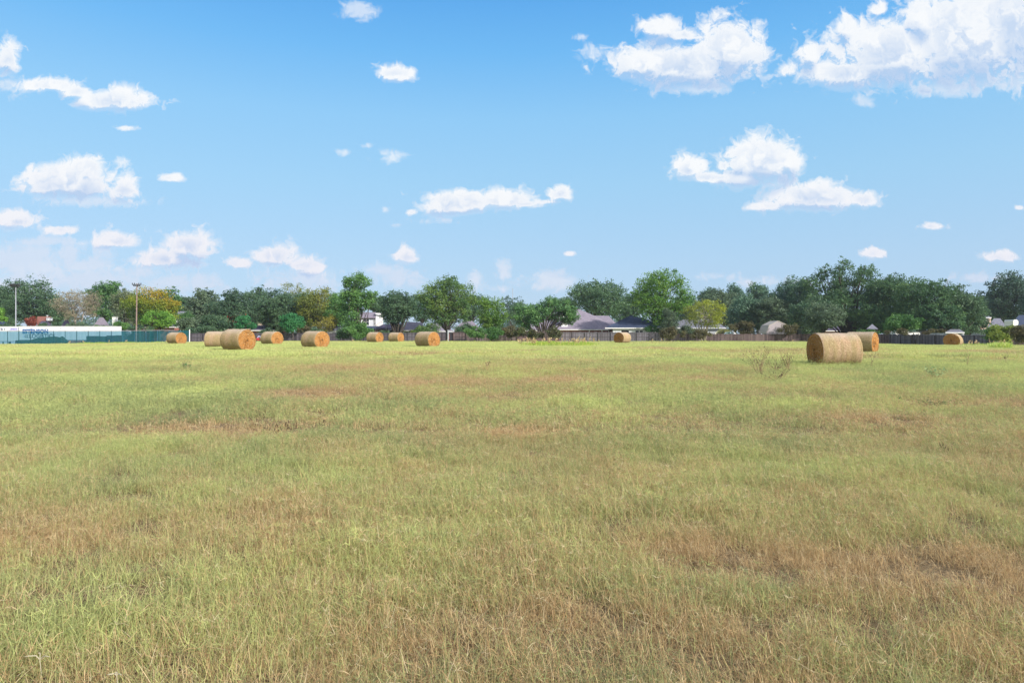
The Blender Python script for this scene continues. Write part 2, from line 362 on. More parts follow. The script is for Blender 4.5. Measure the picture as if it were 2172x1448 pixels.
op = t.math('SUBTRACT', 1.0, t.math('MULTIPLY', t.math('SUBTRACT', 1.0, t.math('MULTIPLY', opS, .97)), t.math('SUBTRACT', 1.0, opF)))
# cloud shade mixed into the emission colour: undersides and thick parts greyer
sh = t.math('ADD', t.rng(under, -.1, .8, 0, .6, True), t.rng(t.math('ADD', t.attr('ud'), t.math('MULTIPLY', t.math('SUBTRACT', N0, .5), 1.2)), -.55, 1.0, 0, .95, True), None, True)
sh = t.math('MAXIMUM', t.math('MULTIPLY', sh, t.rng(S0, .1, .7, .35, 1)), t.math('MULTIPLY', t.rng(N0, .62, .38, 0, .8, True), t.rng(S0, .5, 1.7, 0, 1)))
low = t.rng(el, .02, .22, 1, 0)
lit = t.mix(low, CL_LIT, CL_LITLOW); shd = t.mix(low, CL_SHD, CL_SHDLOW)
cc = t.mix(sh, lit, shd)
em = t.new('ShaderNodeEmission'); t.l.new(cc, em.inputs[0]); em.inputs[1].default_value = 2 ** -EXPO; trn = t.new('ShaderNodeBsdfTransparent'); ms = t.new('ShaderNodeMixShader')
t.l.new(op, ms.inputs[0]); t.l.new(trn.outputs[0], ms.inputs[1]); t.l.new(em.outputs[0], ms.inputs[2]); t.l.new(ms.outputs[0], t.out.inputs[0])
cm.cycles.emission_sampling = 'NONE'
world.cycles.sampling_method = 'MANUAL'; world.cycles.sample_map_resolution = 512

sun = bpy.data.lights.new('sun', 'SUN'); sun.energy = SUNSTR; sun.angle = math.radians(SUNANG); sun.color = (1, .93, .83)
so = bpy.data.objects.new('sun', sun); col.objects.link(so); so.rotation_euler = SUN.to_track_quat('Z', 'Y').to_euler(); so.location = (30, -30, 60)

cam = bpy.data.cameras.new('camera'); cam.lens = 24; cam.sensor_width = 36; cam.sensor_fit = 'HORIZONTAL'; cam.shift_y = -16 / 2172; cam.clip_end = 20000; cam.clip_start = .05
co = bpy.data.objects.new('camera', cam); col.objects.link(co); co.location = (0, 0, EYE); co.rotation_euler = (math.pi / 2, 0, 0); sc.camera = co
sc.view_settings.view_transform = 'Standard'; sc.view_settings.look = 'None'; sc.view_settings.gamma = 1; sc.view_settings.exposure = EXPO
sc.view_settings.use_curve_mapping = False
sc.cycles.max_bounces = 6; sc.cycles.diffuse_bounces = 3; sc.cycles.transmission_bounces = 4; sc.cycles.transparent_max_bounces = 8
# ================================================================ GROUND
th = np.concatenate([np.linspace(-math.pi, -1.0, 14)[:-1], np.linspace(-1.0, 1.0, 321), np.linspace(1.0, math.pi, 14)[1:]])
rad = np.concatenate([np.geomspace(.4, 140, 330), np.geomspace(145, 3000, 40)])
T, R = np.meshgrid(th, rad); X = (np.sin(T) * R).ravel(); Y = (np.cos(T) * R).ravel()
Z = gz(X, Y); nt, nr = len(th), len(rad)
ii = np.arange(nt * nr).reshape(nr, nt)
Q = np.stack([ii[:-1, :-1].ravel(), ii[:-1, 1:].ravel(), ii[1:, 1:].ravel(), ii[1:, :-1].ravel()], 1)[:, ::-1]
gm, t = mat('field_soil'); pos = t.new('ShaderNodeTexCoord').outputs['Object']
nf = t.noise(pos, 28, 6, .7); nm = t.noise(pos, 3.0, 5, .65); dr = t.attr('dry')
green = t.mix(nm, GRN_A, GRN_B); tan = t.mix(nf, (.13, .085, .045), (.34, .25, .13))
litter = t.mix(t.rng(nf, .3, .7, 0, 1), (.07, .052, .034), (.32, .24, .14))
far = t.attr('far')
f1 = t.mix(t.rng(t.math('ADD', dr, t.math('MULTIPLY', t.math('SUBTRACT', nf, .5), .9)), .3, .7, 0, 1, True), green, tan)
fc = t.mix(far, litter, f1)
princ(t, fc, .95, nf, .8, .05, spec=.1)
rr_ = np.hypot(X, Y)
ground = mesh_obj('ground', np.stack([X, Y, Z], 1), Q, gm, None, {'dry': dryness(X, Y), 'far': sstep(14, 45, rr_)}, True)
tag(ground, kind='structure')

# ================================================================ GRASS
def blades(rs, n, rx, lmin, lmax, w, lean, seg, droop=.5, base_h=0.0, twist=True):
    """n curved ribbons; returns verts, quads, per-vertex tone"""
    a = rs.uniform(0, 2 * math.pi, n); r0 = np.sqrt(rs.uniform(0, 1, n)) * rx; b = rs.uniform(0, 2 * math.pi, n)
    root = np.stack([r0 * np.cos(b), r0 * np.sin(b), np.full(n, base_h) * rs.uniform(0, 1, n)], 1)
    L = rs.uniform(lmin, lmax, n) * (1.15 - .35 * (r0 / rx)); ln = np.clip(np.abs(rs.normal(lean[0], lean[1], n)), 0, 1.5)
    hd = np.stack([np.cos(a), np.sin(a), np.zeros(n)], 1); sd = np.stack([-np.sin(a + rs.normal(0, .9, n)), np.cos(a), np.zeros(n)], 1)
    sd /= np.linalg.norm(sd, axis=1)[:, None] + 1e-9
    dr_ = rs.uniform(.2, 1.3, n) * droop
    W = w * rs.uniform(.6, 1.3, n); V = []; cv = rs.uniform(0, 1, n)
    p = root.copy()
    for k in range(seg + 1):
        tt = k / seg; an = ln + dr_ * tt
        if k: p = p + (hd * np.sin(an)[:, None] + np.array([0, 0, 1.]) * np.cos(an)[:, None]) * (L / seg)[:, None]
        p[:, 2] = np.maximum(p[:, 2], .003)
        ww = (W * (1 - tt ** 1.6 * .85))[:, None]
        V += [p - sd * ww / 2, p + sd * ww / 2]
    V = np.stack(V, 1).reshape(-1, 3); m = 2 * (seg + 1)
    base = (np.arange(n) * m)[:, None]; q = np.concatenate([base + np.array([[2 * k, 2 * k + 1, 2 * k + 3, 2 * k + 2]]) for k in range(seg)], 0)
    return V, q, np.repeat(cv, m), np.repeat(rs.uniform(0, 1, n), m)
def joinb(parts):
    V = []; Q = []; A = []; B = []; n = 0
    for v, q, a, b in parts: V.append(v); Q.append(q + n); A.append(a); B.append(b); n += len(v)
    return np.vstack(V), np.vstack(Q), np.concatenate(A), np.concatenate(B)
def fingers(rs, n, rx, h, w):
    """flowering stems of a creeping grass: a thin stem with three to five spreading spikes"""
    V = []; Q = []; A = []; B = []; c = 0
    for i in range(n):
        b = rs.uniform(0, 6.28); r = rx * math.sqrt(rs.uniform()); hh = h * rs.uniform(.6, 1.1); la = rs.uniform(0, 6.28); ll = rs.uniform(0, .35) * hh
        p0 = np.array([r * math.cos(b), r * math.sin(b), 0]); p1 = p0 + np.array([ll * math.cos(la), ll * math.sin(la), hh]); cv, bv = rs.uniform(), rs.uniform()
        segs = [(p0, (p0 + p1) / 2 + rs.normal(0, .006, 3), p1, w * .6)]
        a0 = rs.uniform(0, 6.28); k = rs.randint(3, 6)
        for j in range(k):
            an = a0 + 6.28 * j / k + rs.normal(0, .25); ln = rs.uniform(.03, .06); e = rs.uniform(.1, .9)
            d = np.array([math.cos(an) * math.cos(e), math.sin(an) * math.cos(e), math.sin(e)]); segs.append((p1, p1 + d * ln * .5, p1 + d * ln + np.array([0, 0, -.012]), w))
        for a_, m_, e_, ww in segs:
            s = rs.normal(0, 1, 3); s[2] *= .3; s -= 0; s /= np.linalg.norm(s)
            for p, f in ((a_, 1), (m_, 1), (e_, .5)): V += [p - s * ww * f / 2, p + s * ww * f / 2]
            Q += [(c, c + 1, c + 3, c + 2), (c + 2, c + 3, c + 5, c + 4)]; A += [cv] * 6; B += [bv] * 6; c += 6
    return np.array(V), np.array(Q), np.array(A), np.array(B)
def blade_material(name, stops_g, stops_d, shift=0.0):
    m, t = mat(name)
    cv = t.attr('cv'); bv = t.attr('bv'); dry = t.attr('dry', 'INSTANCER'); hue = t.attr('hue', 'INSTANCER')
    isd = t.rng(t.math('SUBTRACT', t.math('ADD', dry, shift), bv), -.06, .06, 0, 1)
    gc = t.ramp(t.math('ADD', t.math('MULTIPLY', cv, .42), t.math('MULTIPLY', hue, .58)), stops_g); dc = t.ramp(cv, stops_d)
    c = t.mix(isd, gc, dc)
    c = t.mix(t.math('MULTIPLY', dry, .35), c, t.mix(.5, c, (.36, .27, .13)))
    d = t.new('ShaderNodeBsdfDiffuse'); tr = t.new('ShaderNodeBsdfTranslucent'); mx = t.new('ShaderNodeMixShader')
    t.l.new(c, d.inputs[0]); t.l.new(c, tr.inputs[0]); mx.inputs[0].default_value = .38
    t.l.new(d.outputs[0], mx.inputs[1]); t.l.new(tr.outputs[0], mx.inputs[2])
    t.l.new(mx.outputs[0], t.out.inputs[0]); return m
bm_ = blade_material('grass_blade', GSTOPS, DSTOPS)
def raw(name, parts, m):
    V, q, a, b = joinb(parts)
    o = mesh_obj(name, V, q, m, None, {'cv': a, 'bv': b}); col.objects.unlink(o); return o
rs = RS(5)
near = [raw('near_tuft', [blades(rs, 90, .17, .05, .12, .0025, (.7, .45), 3, .5), blades(rs, 140, .2, .04, .11, .0020, (1.15, .4), 2, .15, .08),
        blades(rs, 30 if i < 5 else 80, .15, .07, .16, .0028, (.3, .22), 3, .35), fingers(rs, 9, .19, .12, .0020)], bm_) for i in range(7)]
mid = [raw('mid_tuft', [blades(rs, 95, .2, .04, .12, .0048, (.95, .45), 2, .7), blades(rs, 14, .18, .07, .16, .0055, (.5, .35), 2, .6), blades(rs, 50, .2, .04, .11, .004, (1.2, .3), 2, .3, .08), fingers(rs, 7, .2, .13, .0038)], bm_) for i in range(5)]
farT = [raw('far_tuft', [blades(rs, 100, .55, .06, .15, .015, (.8, .45), 1, .5), blades(rs, 30, .5, .08, .18, .016, (.4, .3), 1, .4)], bm_) for i in range(4)]

def scatter(name, src, pts, dry, hue, scl, seed):
    rs = RS(seed); n = len(pts); me = bpy.data.meshes.new(name); me.vertices.add(n); me.vertices.foreach_set('co', np.asarray(pts, np.float32).ravel())
    for k, a in (('dry', dry), ('hue', hue), ('scl', scl), ('rot', rs.uniform(0, 6.283, n))):
        at = me.attributes.new(k, 'FLOAT', 'POINT'); at.data.foreach_set('value', np.asarray(a, np.float32))
    at = me.attributes.new('pick', 'INT', 'POINT'); at.data.foreach_set('value', rs.randint(0, len(src), n).astype(np.int32))
    o = bpy.data.objects.new(name, me); col.objects.link(o)
    gt = bpy.data.node_groups.new(name + '_scatter', 'GeometryNodeTree')
    gt.interface.new_socket('Geometry', in_out='INPUT', socket_type='NodeSocketGeometry'); gt.interface.new_socket('Geometry', in_out='OUTPUT', socket_type='NodeSocketGeometry')
    N = gt.nodes; L = gt.links; gi = N.new('NodeGroupInput'); go = N.new('NodeGroupOutput'); jn = N.new('GeometryNodeJoinGeometry')
    def named(nm, ty):
        a = N.new('GeometryNodeInputNamedAttribute'); a.data_type = ty; a.inputs[0].default_value = nm
        return [s for s in a.outputs if s.enabled][0]
    rot = N.new('ShaderNodeCombineXYZ'); L.new(named('rot', 'FLOAT'), rot.inputs[2]); sc_ = named('scl', 'FLOAT'); pk = named('pick', 'INT')
    for k, s in enumerate(src):
        oi = N.new('GeometryNodeObjectInfo'); oi.inputs[0].default_value = s; oi.inputs['As Instance'].default_value = True
        cmp_ = N.new('FunctionNodeCompare'); cmp_.data_type = 'INT'; cmp_.operation = 'EQUAL'; L.new(pk, cmp_.inputs[2]); cmp_.inputs[3].default_value = k
        ip = N.new('GeometryNodeInstanceOnPoints'); L.new(gi.outputs[0], ip.inputs['Points']); L.new(cmp_.outputs[0], ip.inputs['Selection'])
        L.new(oi.outputs['Geometry'], ip.inputs['Instance']); L.new(rot.outputs[0], ip.inputs['Rotation']); L.new(sc_, ip.inputs['Scale'])
        L.new(ip.outputs[0], jn.inputs[0])
    L.new(jn.outputs[0], go.inputs[0]); md = o.modifiers.new('scatter', 'NODES'); md.node_group = gt
    return tag(o, kind='stuff')
BW, BH, BL = 1.54, 1.43, 1.60
def fit_bale(xl, seam, xr, side, d):
    """find the centre x and heading so that wrap and end show as wide as in the photo"""
    best = None
    for ph in np.linspace(0.03, math.pi / 2 - .02, 90):
        a = np.array([math.cos(ph), -math.sin(ph)]) if side == 'r' else np.array([-math.cos(ph), -math.sin(ph)])   # axis towards the shown end
        p = np.array([-a[1], a[0]])
        for xc in np.linspace(wx(xl, d) - .6, wx(xr, d) + .6, 60):
            c = np.array([xc, d]); f = c + a * BL / 2; b = c - a * BL / 2
            pr = lambda q: CX + F * q[0] / q[1]
            fe = sorted([pr(f + p * BW / 2), pr(f - p * BW / 2)]); be = sorted([pr(b + p * BW / 2), pr(b - p * BW / 2)])
            lo, hi = min(fe[0], be[0]), max(fe[1], be[1]); sm = fe[0] if side == 'r' else fe[1]
            if a @ -c < .02: continue
            e = (lo - xl) ** 2 + (hi - xr) ** 2 + (sm - seam) ** 2 * .7
            if best is None or e < best[0]: best = (e, xc, math.atan2(a[1], a[0]))
    return best
BALES = [ # left, seam, right edge, which side the end shows on, depth, label
 (353, 373, 395, 'r', 80, 'small far hay bale in front of the green screened fence, leftmost of all bales'),
 (436, 474, 486, 'r', 57, 'hay bale half hidden behind the big left bale, its pale wrapped side showing'),
 (465, 505, 543, 'r', 45, 'largest bale of the left half, orange end facing right, overlapping another bale'),
 (553, 576, 599, 'r', 69, 'hay bale just right of the largest left bale, before the dark trees'),
 (636, 667, 700, 'r', 54, 'hay bale standing alone in front of the small white shed with the grey roof'),
 (777, 797, 813, 'r', 90, 'left one of two small far bales, before the white house and striped canopy'),
 (823, 843, 857, 'r', 95, 'right one of two small far hay bales, in front of the forked dark oak'),
 (874, 907, 938, 'r', 59, 'hay bale in front of the big open crowned tree, pale dry wrap and orange end'),
 (1298, 1325, 1341, 'l', 84, 'far hay bale in front of the navy roofed house, end facing the camera'),
 (1716, 1749, 1825, 'l', 27.7, 'nearest and largest hay bale, long net wrapped side lit and brown end in shade'),
 (1795, 1845, 1863, 'r', 44, 'hay bale partly hidden behind the nearest bale, orange end facing right'),
 (2003, 2034, 2043, 'l', 71, 'rightmost hay bale, sunk behind the rise with its round end facing the camera')]
BALE_XY = []
for xl, sm, xr, sd, d, lab in BALES:
    e_, xc, rz = fit_bale(xl, sm, xr, sd, d); BALE_XY.append((xc, d, rz))

def scat_ring(d0, d1, dens, seed, margin=2.5):
    rs = RS(seed); A = 0; w = .80
    area = w * (d1 ** 2 - d0 ** 2) + 2 * margin * (d1 - d0); n = int(area * dens)
    y = np.sqrt(rs.uniform(d0 ** 2, d1 ** 2, n)); x = rs.uniform(-1, 1, n) * (w * y + margin)
    return x, y, rs
def grass(name, src, d0, d1, dens, seed, s0=1.0, label=None, thin=True):
    x, y, rs = scat_ring(d0, d1, dens, seed)
    ex, ey, es = bale_rim(d0, d1, rs); nb = len(x); x = np.concatenate([x, ex]); y = np.concatenate([y, ey])
    cov = fbm(x * 1.3, y * 1.3, 90, 3); dry = dryness(x, y)
    keep = rs.uniform(0, 1, len(x)) < (np.clip(.45 + (cov - .36) * 4.5, .58, 1) if thin else 1)
    keep &= (((x - .98) / .16) ** 2 + ((y - 3.72) / .1) ** 2) > rs.uniform(.3, 1, len(x))
    x, y, cov, dry = x[keep], y[keep], cov[keep], dry[keep]
    hue = np.clip(.38 + (fbm(x * .6, y * .5, 120, 4) - .5) * .95 + HUEFAR * (.45 * sstep(4, 14, y) + .55 * sstep(12, 50, y)) + rs.normal(0, .1, len(x)), 0, 1)
    hv = .62 + .75 * fbm(x * .9, y * .8, 150, 3)
    hv = hv * (1 - .25 * dry) * s0 * rs.uniform(.65, 1.3, len(x)) * np.concatenate([np.ones(nb), es])[keep]
    return scatter(name, src, np.stack([x, y, gz(x, y) - .004], 1), dry, hue, hv, seed)
def bale_rim(d0, d1, rs):
    X = []; Y = []; S = []
    for bx, by, bz in BALE_XY:
        if not d0 <= by < d1: continue
        n = 90; s = rs.randint(0, 4, n); u = rs.uniform(-1, 1, n); jt = rs.uniform(-.03, .14, n)
        lx = np.where(s < 2, u * (BL / 2 + .1), np.sign(s - 2.5) * (BL / 2 + jt)); ly = np.where(s < 2, np.sign(s - .5) * (BW * .40 + jt), u * BW * .42)
        X.append(bx + lx * math.cos(bz) - ly * math.sin(bz)); Y.append(by + lx * math.sin(bz) + ly * math.cos(bz)); S.append(rs.uniform(1.0, 1.55, n) if d0 < 30 else rs.uniform(.7, 1.2, n))
    return (np.concatenate(X), np.concatenate(Y), np.concatenate(S)) if X else (np.zeros(0), np.zeros(0), np.zeros(0))
g_near = grass('meadow_grass', near, 1.7, 8.5, GD[0], 11); tag(g_near, 'short tangled green and straw grass nearest the camera', 'grass')
g_mid = grass('meadow_grass', mid, 8.0, 32, GD[1], 12, 1.05); tag(g_mid, 'olive and tan field grass in the middle distance', 'grass')
g_far = grass('meadow_grass', farT, 30, 118, GD[2], 13, .95); tag(g_far, 'bright yellow green grass of the far field around the bales', 'grass')
# ================================================================ HAY BALES
def superell(n=72):
    a = np.linspace(0, 2 * math.pi, n, endpoint=False); c, s = np.cos(a), np.sin(a)
    y = BW / 2 * c * (1 + .03 * np.maximum(-s, 0)); z = BH / 2 + BH / 2 * s
    z = np.where(z < .16, .16 * .5 + z * .5, z) - .05      # sagged on the ground
    return y, z
def bale_side_mat():
    m, t = mat('net_wrapped_straw'); tc = t.new('ShaderNodeTexCoord').outputs['Object']
    sp = t.new('ShaderNodeSeparateXYZ'); t.l.new(tc, sp.inputs[0])
    mp = t.new('ShaderNodeMapping'); t.l.new(tc, mp.inputs[0]); mp.inputs['Scale'].default_value = (5.0, .5, .5)
    band = t.noise(mp.outputs[0], 1.0, 3, .6); straw = t.math('ADD', t.math('MULTIPLY', t.noise(tc, 30, 5, .8, 1.5), .6), t.math('MULTIPLY', t.noise(tc, 11, 4, .75, 1.0), .4)); blot = t.noise(tc, 2.6, 4, .6)
    mp2 = t.new('ShaderNodeMapping'); t.l.new(tc, mp2.inputs[0]); mp2.inputs['Scale'].default_value = (10, 60, 60); st2 = t.noise(mp2.outputs[0], 1.0, 3, .7)
    c = t.ramp(t.math('ADD', t.math('MULTIPLY', straw, .6), t.math('MULTIPLY', st2, .4)), [(.34, (.12, .08, .05)), (.45, (.30, .205, .125)), (.55, (.45, .325, .21)), (.68, (.64, .51, .37))])
    c = t.mix(t.rng(band, .42, .58, 0, .8, True), c, t.mix(.62, c, (.26, .22, .09)))
    c = t.mix(t.rng(blot, .5, .68, 0, .6, True), c, t.mix(.5, c, (.50, .30, .18)))
    weather = t.math('MULTIPLY', t.rng(sp.outputs[2], .95, 1.45, 0, .75, True), t.rng(blot, .25, .6, .6, 1))
    c = t.mix(weather, c, t.mix(.65, c, (.50, .46, .42)))
    c = t.mix(t.rng(t.noise(tc, 9, 4, .7), .56, .7, 0, .55, True), c, t.mix(.6, c, (.13, .09, .05)))
    princ(t, c, .9, t.math('ADD', straw, t.math('MULTIPLY', band, 1.5)), .9, .03, spec=.15); return m
def bale_end_mat():
    m, t = mat('rolled_hay_end'); tc = t.new('ShaderNodeTexCoord').outputs['Object']
    sp = t.new('ShaderNodeSeparateXYZ'); t.l.new(tc, sp.inputs[0])
    y = sp.outputs[1]; z = t.math('MULTIPLY', t.math('SUBTRACT', sp.outputs[2], .66), 1.09)
    r = t.math('SQRT', t.math('ADD', t.math('MULTIPLY', y, y), t.math('MULTIPLY', z, z))); an = t.math('ARCTAN2', z, y)
    wob = t.noise(tc, 3.0, 3, .6); ph = t.math('ADD', t.math('ADD', t.math('MULTIPLY', r, 62.0), an), t.math('MULTIPLY', wob, 11.0))
    sw = t.math('SINE', ph); straw = t.noise(tc, 42, 5, .75, 1.2); bl = t.noise(tc, 6, 3, .6)
    c = t.ramp(straw, [(.34, (.22, .085, .022)), (.48, (.50, .225, .065)), (.6, (.68, .34, .11)), (.75, (.80, .50, .22))])
    c = t.mix(t.math('MULTIPLY', t.rng(sw, .1, 1, 0, 1, True), t.rng(bl, .3, .55, .2, .95)), c, t.mix(.7, c, (.27, .14, .05)))
    c = t.mix(t.rng(r, .02, .10, .75, 0, True), c, (.16, .09, .04))
    princ(t, c, .92, t.math('ADD', t.math('MULTIPLY', sw, -.7), straw), 1.0, .04, spec=.1); return m
def straw_mat():
    m, t = mat('loose_straw'); c = t.ramp(t.attr('cv'), [(0, (.3, .2, .09)), (.5, (.6, .46, .26)), (1, (.8, .68, .45))]); princ(t, c, .85, spec=.15); return m
M_side, M_end, M_straw = bale_side_mat(), bale_end_mat(), straw_mat()
def make_bale(seed, label, loc, rz):
    rs = RS(seed); sag = rs.uniform(.10, .24); root = thing('hay_bale', label, 'hay bale', loc, rz, 'round hay bales in the field')
    n = 72; y, z = superell(n); zc = .68; a_ = np.linspace(0, 2 * math.pi, n, endpoint=False); z = np.where(z < sag, sag * .45 + z * .55 - .02, z); y = y * (1 + .03 * rs.uniform(-1, 1) + .03 * np.cos(2 * a_ + rs.uniform(0, 6))); z = z * (1 + .02 * rs.normal())
    xs = np.array([-.5, -.488, -.465, -.42, -.36, -.3, -.22, -.14, -.06, .02, .1, .18, .26, .33, .4, .45, .475, .49, .5]) * BL
    V = []; ang = np.linspace(0, 2 * math.pi, n, endpoint=False)
    for i, xx in enumerate(xs):
        e = min(abs(xx + BL / 2), abs(BL / 2 - xx)); f = 1 - .028 * max(0, 1 - e / .07) ** 2
        f = f * (1 + .007 * math.sin(xx * 7 + seed) + .005 * rs.normal()) + .014 * (fbm(ang * 3 + 7, np.full(n, xx * 3.) + seed * 9, 2, 3) - .5) * 2
        V.append(np.stack([np.full(n, xx), y * f, (z - zc) * f + zc], 1))
    V = np.vstack(V); k = len(xs); ii = np.arange(n * k).reshape(k, n); jj = np.roll(ii, -1, 1)
    Q = np.stack([ii[:-1].ravel(), ii[1:].ravel(), jj[1:].ravel(), jj[:-1].ravel()], 1)[:, ::-1]
    mesh_obj('net_wrap', V, Q, M_side, root, smooth=True)
    for sgn in (-1, 1):
        fr = np.concatenate([[0.001], np.linspace(.04, .985, 34)]); W = []
        for r in fr:
            dx = .016 * np.sin(r * 44 + ang + 2.2 * fbm(ang * 1.2, np.full(n, r * 3), seed, 2)) * (1 - r ** 6) + .05 * (1 - r ** 2) * .6 - .05 * math.exp(-(r / .06) ** 2) + .01 * rs.normal(0, 1, n) * (1 - r ** 8)
            xq = sgn * (BL / 2 - .004 + dx * (1 - r ** 10)); W.append(np.stack([xq, y * r * .975, (z - zc) * r * .975 + zc], 1))
        W = np.vstack(W); kk = len(fr); ii = np.arange(n * kk).reshape(kk, n); jj = np.roll(ii, -1, 1)
        Q = np.stack([ii[:-1].ravel(), ii[1:].ravel(), jj[1:].ravel(), jj[:-1].ravel()], 1)
        if sgn < 0: Q = Q[:, ::-1]
        mesh_obj('rolled_end', W, Q, M_end, root, smooth=True)
    # straws sticking out of wrap and ends
    m = 2600; an = rs.uniform(0, 6.283, m); idx = (an / 6.2832 * n).astype(int) % n; xx = rs.uniform(-.5, .5, m) * BL
    onend = rs.uniform(0, 1, m) < .34; rr = np.where(onend, np.sqrt(rs.uniform(0, 1, m)) * .97, 1.0); xx = np.where(onend, np.sign(xx) * (BL / 2 + .02), xx)
    P = np.stack([xx, y[idx] * rr, (z[idx] - zc) * rr + zc], 1)
    nn = np.where(onend[:, None], np.stack([np.sign(xx), 0 * xx, 0 * xx], 1), np.stack([0 * xx, np.cos(an), np.sin(an)], 1))
    tg = rs.normal(0, 1, (m, 3)); tg -= nn * (tg * nn).sum(1)[:, None]; tg /= np.linalg.norm(tg, axis=1)[:, None]
    L = rs.uniform(.03, .11, m)[:, None]; E = P + tg * L + nn * L * rs.uniform(.02, .4, (m, 1)); S = np.cross(tg, nn) * .0028
    V = np.stack([P - S, P + S, E + S * .6, E - S * .6], 1).reshape(-1, 3); V[:, 2] = np.maximum(V[:, 2], .02)
    tag(mesh_obj('loose_straw', V, np.arange(4 * m).reshape(m, 4), M_straw, root, {'cv': np.repeat(rs.uniform(0, 1, m), 4)}), kind='stuff')
    return root
for i, (xl, sm, xr, sd, d, lab) in enumerate(BALES):
    xc, _y, rz = BALE_XY[i]
    make_bale(i * 7 + 3, lab, (xc, d, g1(xc, d) - .02), rz)

# ================================================================ TREES
def shape_leaves(rs, C, N, size, out):
    """leaf faces at points C with outward hints N"""
    m = len(C); nrm = N * out + rs.normal(0, 1, (m, 3)) * (1 - out * .5); nrm /= np.linalg.norm(nrm, axis=1)[:, None] + 1e-9
    u = np.cross(nrm, rs.normal(0, 1, (m, 3))); u /= np.linalg.norm(u, axis=1)[:, None] + 1e-9; v = np.cross(nrm, u)
    s = size * rs.uniform(.55, 1.25, (m, 1)); u = u * s; v = v * s * .62
    V = np.stack([C - u, C - v * .9 + nrm * s * .12, C + u * 1.05, C + v], 1).reshape(-1, 3)
    return V, np.arange(4 * m).reshape(m, 4)
def make_tree(px, hw, top, bot, d, leaf, label, seed, name='broadleaf_tree', n_leaf=12000, leaf_size=.17, bark=None, clumps=34, lobes=None, open_=0.0, stems=1,
              cat='tree', group='trees behind the field', tone=None, trunk_r=None, flat=1.0, fork=.35, twigs=0, patchy=.35, csize=1.0, lean=0.0, depthf=.85):
    rs = RS(seed); x0 = wx(px, d); hw = hw * 1.05; top = top - 1; n_leaf = int(n_leaf * 1.25); csize = csize * 1.12; R = hw * d / F; zt = wz(top, d); zb = wz(bot, d); zg = g1(x0, d)
    zb = max(zb, zg + .15); H = zt - zb; root = thing(name, label, cat, (x0, d, zg), 0, group)
    zc = (zt + zb) / 2 - zg; rz = H / 2
    # clump centres spread through an uneven crown
    cs = []; rc = min(R, rz * 1.15); tries = 0
    L = lobes or [(0, 0, 1, 1)]
    while len(cs) < clumps and tries < 4000:
        tries += 1; lx, lz, sx, sz = L[rs.randint(len(L))]
        v = rs.normal(0, 1, 3); v /= np.linalg.norm(v); q = rs.uniform(.25, 1) ** .45
        cr = rc * rs.uniform(.22, .4) * csize * (.8 if L[0] != (0, 0, 1, 1) else 1)
        p = np.array([(lx + v[0] * q * sx) * (R - cr * .8), v[1] * q * (R * depthf - cr * .5) * max(.5, sx), zc + (lz + v[2] * q * sz) * (rz - cr * .8)])
        if p[2] < zc and lobes is None: p[:2] *= 1 - .12 * (zc - p[2]) / rz
        if all(np.linalg.norm((p - c[0]) / np.array([1, 1, .8])) > .42 * (cr + c[1]) for c in cs): cs.append((p, cr, rs.uniform()))
    tr = MB(); tr_r = trunk_r or max(.12, R * .055)
    zf = max(.5, (zb - zg) + H * (fork - .3)) if stems == 1 else .15
    low = np.array([0, 0, -.1]); forks = []
    for s in range(stems):
        a = rs.uniform(0, 6.28); off = np.array([math.cos(a), math.sin(a), 0]) * (0 if stems == 1 else R * .22) + np.array([lean * R, 0, 0])
        fk = np.array([off[0], off[1], zf if stems == 1 else zc - rz * rs.uniform(.1, .55)]); forks.append(fk)
        mid_ = (low + fk) / 2 + rs.normal(0, .12, 3) * [1, 1, 0] * (1 if stems == 1 else 3)
        tr.tube([low + off * .12, mid_, fk], [tr_r * 1.25, tr_r * .95, tr_r * .75], 8)
    for c, cr, q in cs:
        fk = forks[int(rs.randint(len(forks)))] if stems > 1 else forks[0]
        v = c - fk; m1 = fk + v * .4 + np.array([0, 0, abs(v[2]) * .12]) + rs.normal(0, .06, 3) * np.linalg.norm(v); r0 = tr_r * rs.uniform(.25, .5)
        tr.tube([fk, m1, c, c + v * .12 + rs.normal(0, .2, 3) * cr], [r0, r0 * .6, r0 * .3, r0 * .1], 5, cap=False)
        for _ in range(twigs):
            w = rs.normal(0, 1, 3); w[2] = abs(w[2]) * .8; w /= np.linalg.norm(w); st = c * .6 + m1 * .4
            tr.tube([st, st + w * cr * .7, st + w * cr * 1.25 + rs.normal(0, .1, 3)], [r0 * .25, r0 * .15, .012], 3, cap=False)
    tr.build('trunk', bark or M_bark, root, True)
    # sprigs of leaves on every clump
    vol = np.array([c[1] ** 2 for c in cs]); per = np.maximum(1, (n_leaf * vol / vol.sum()).astype(int)); C = []; Nn = []; Tn = []
    for (c, cr, q), k in zip(cs, per):
        ns = max(3, k // 14); dv = rs.normal(0, 1, (ns, 3)); dv /= np.linalg.norm(dv, axis=1)[:, None]; dv[:, 2] = dv[:, 2] * .85 + .12
        sp_r = cr * rs.uniform(.45 - .2 * open_, 1.08, ns) * np.where(rs.uniform(0, 1, ns) < .1, 1.22, 1.0)
        sp = c + dv * sp_r[:, None] * [1, 1, .85]
        j = rs.randint(0, ns, k); pos_ = sp[j] + rs.normal(0, 1, (k, 3)) * [1, 1, .75] * (.13 + cr * .075)
        C.append(pos_); Nn.append(dv[j]); hgt = (pos_[:, 2] - (zc - rz)) / (2 * rz)
        base = patchy * q + (1 - patchy) * .5 + rs.uniform(-.18, .18, ns)[j] + rs.normal(0, .06, k)
        if tone: base = tone(base, pos_[:, 0] / R, hgt, q, rs)
        Tn.append(base)
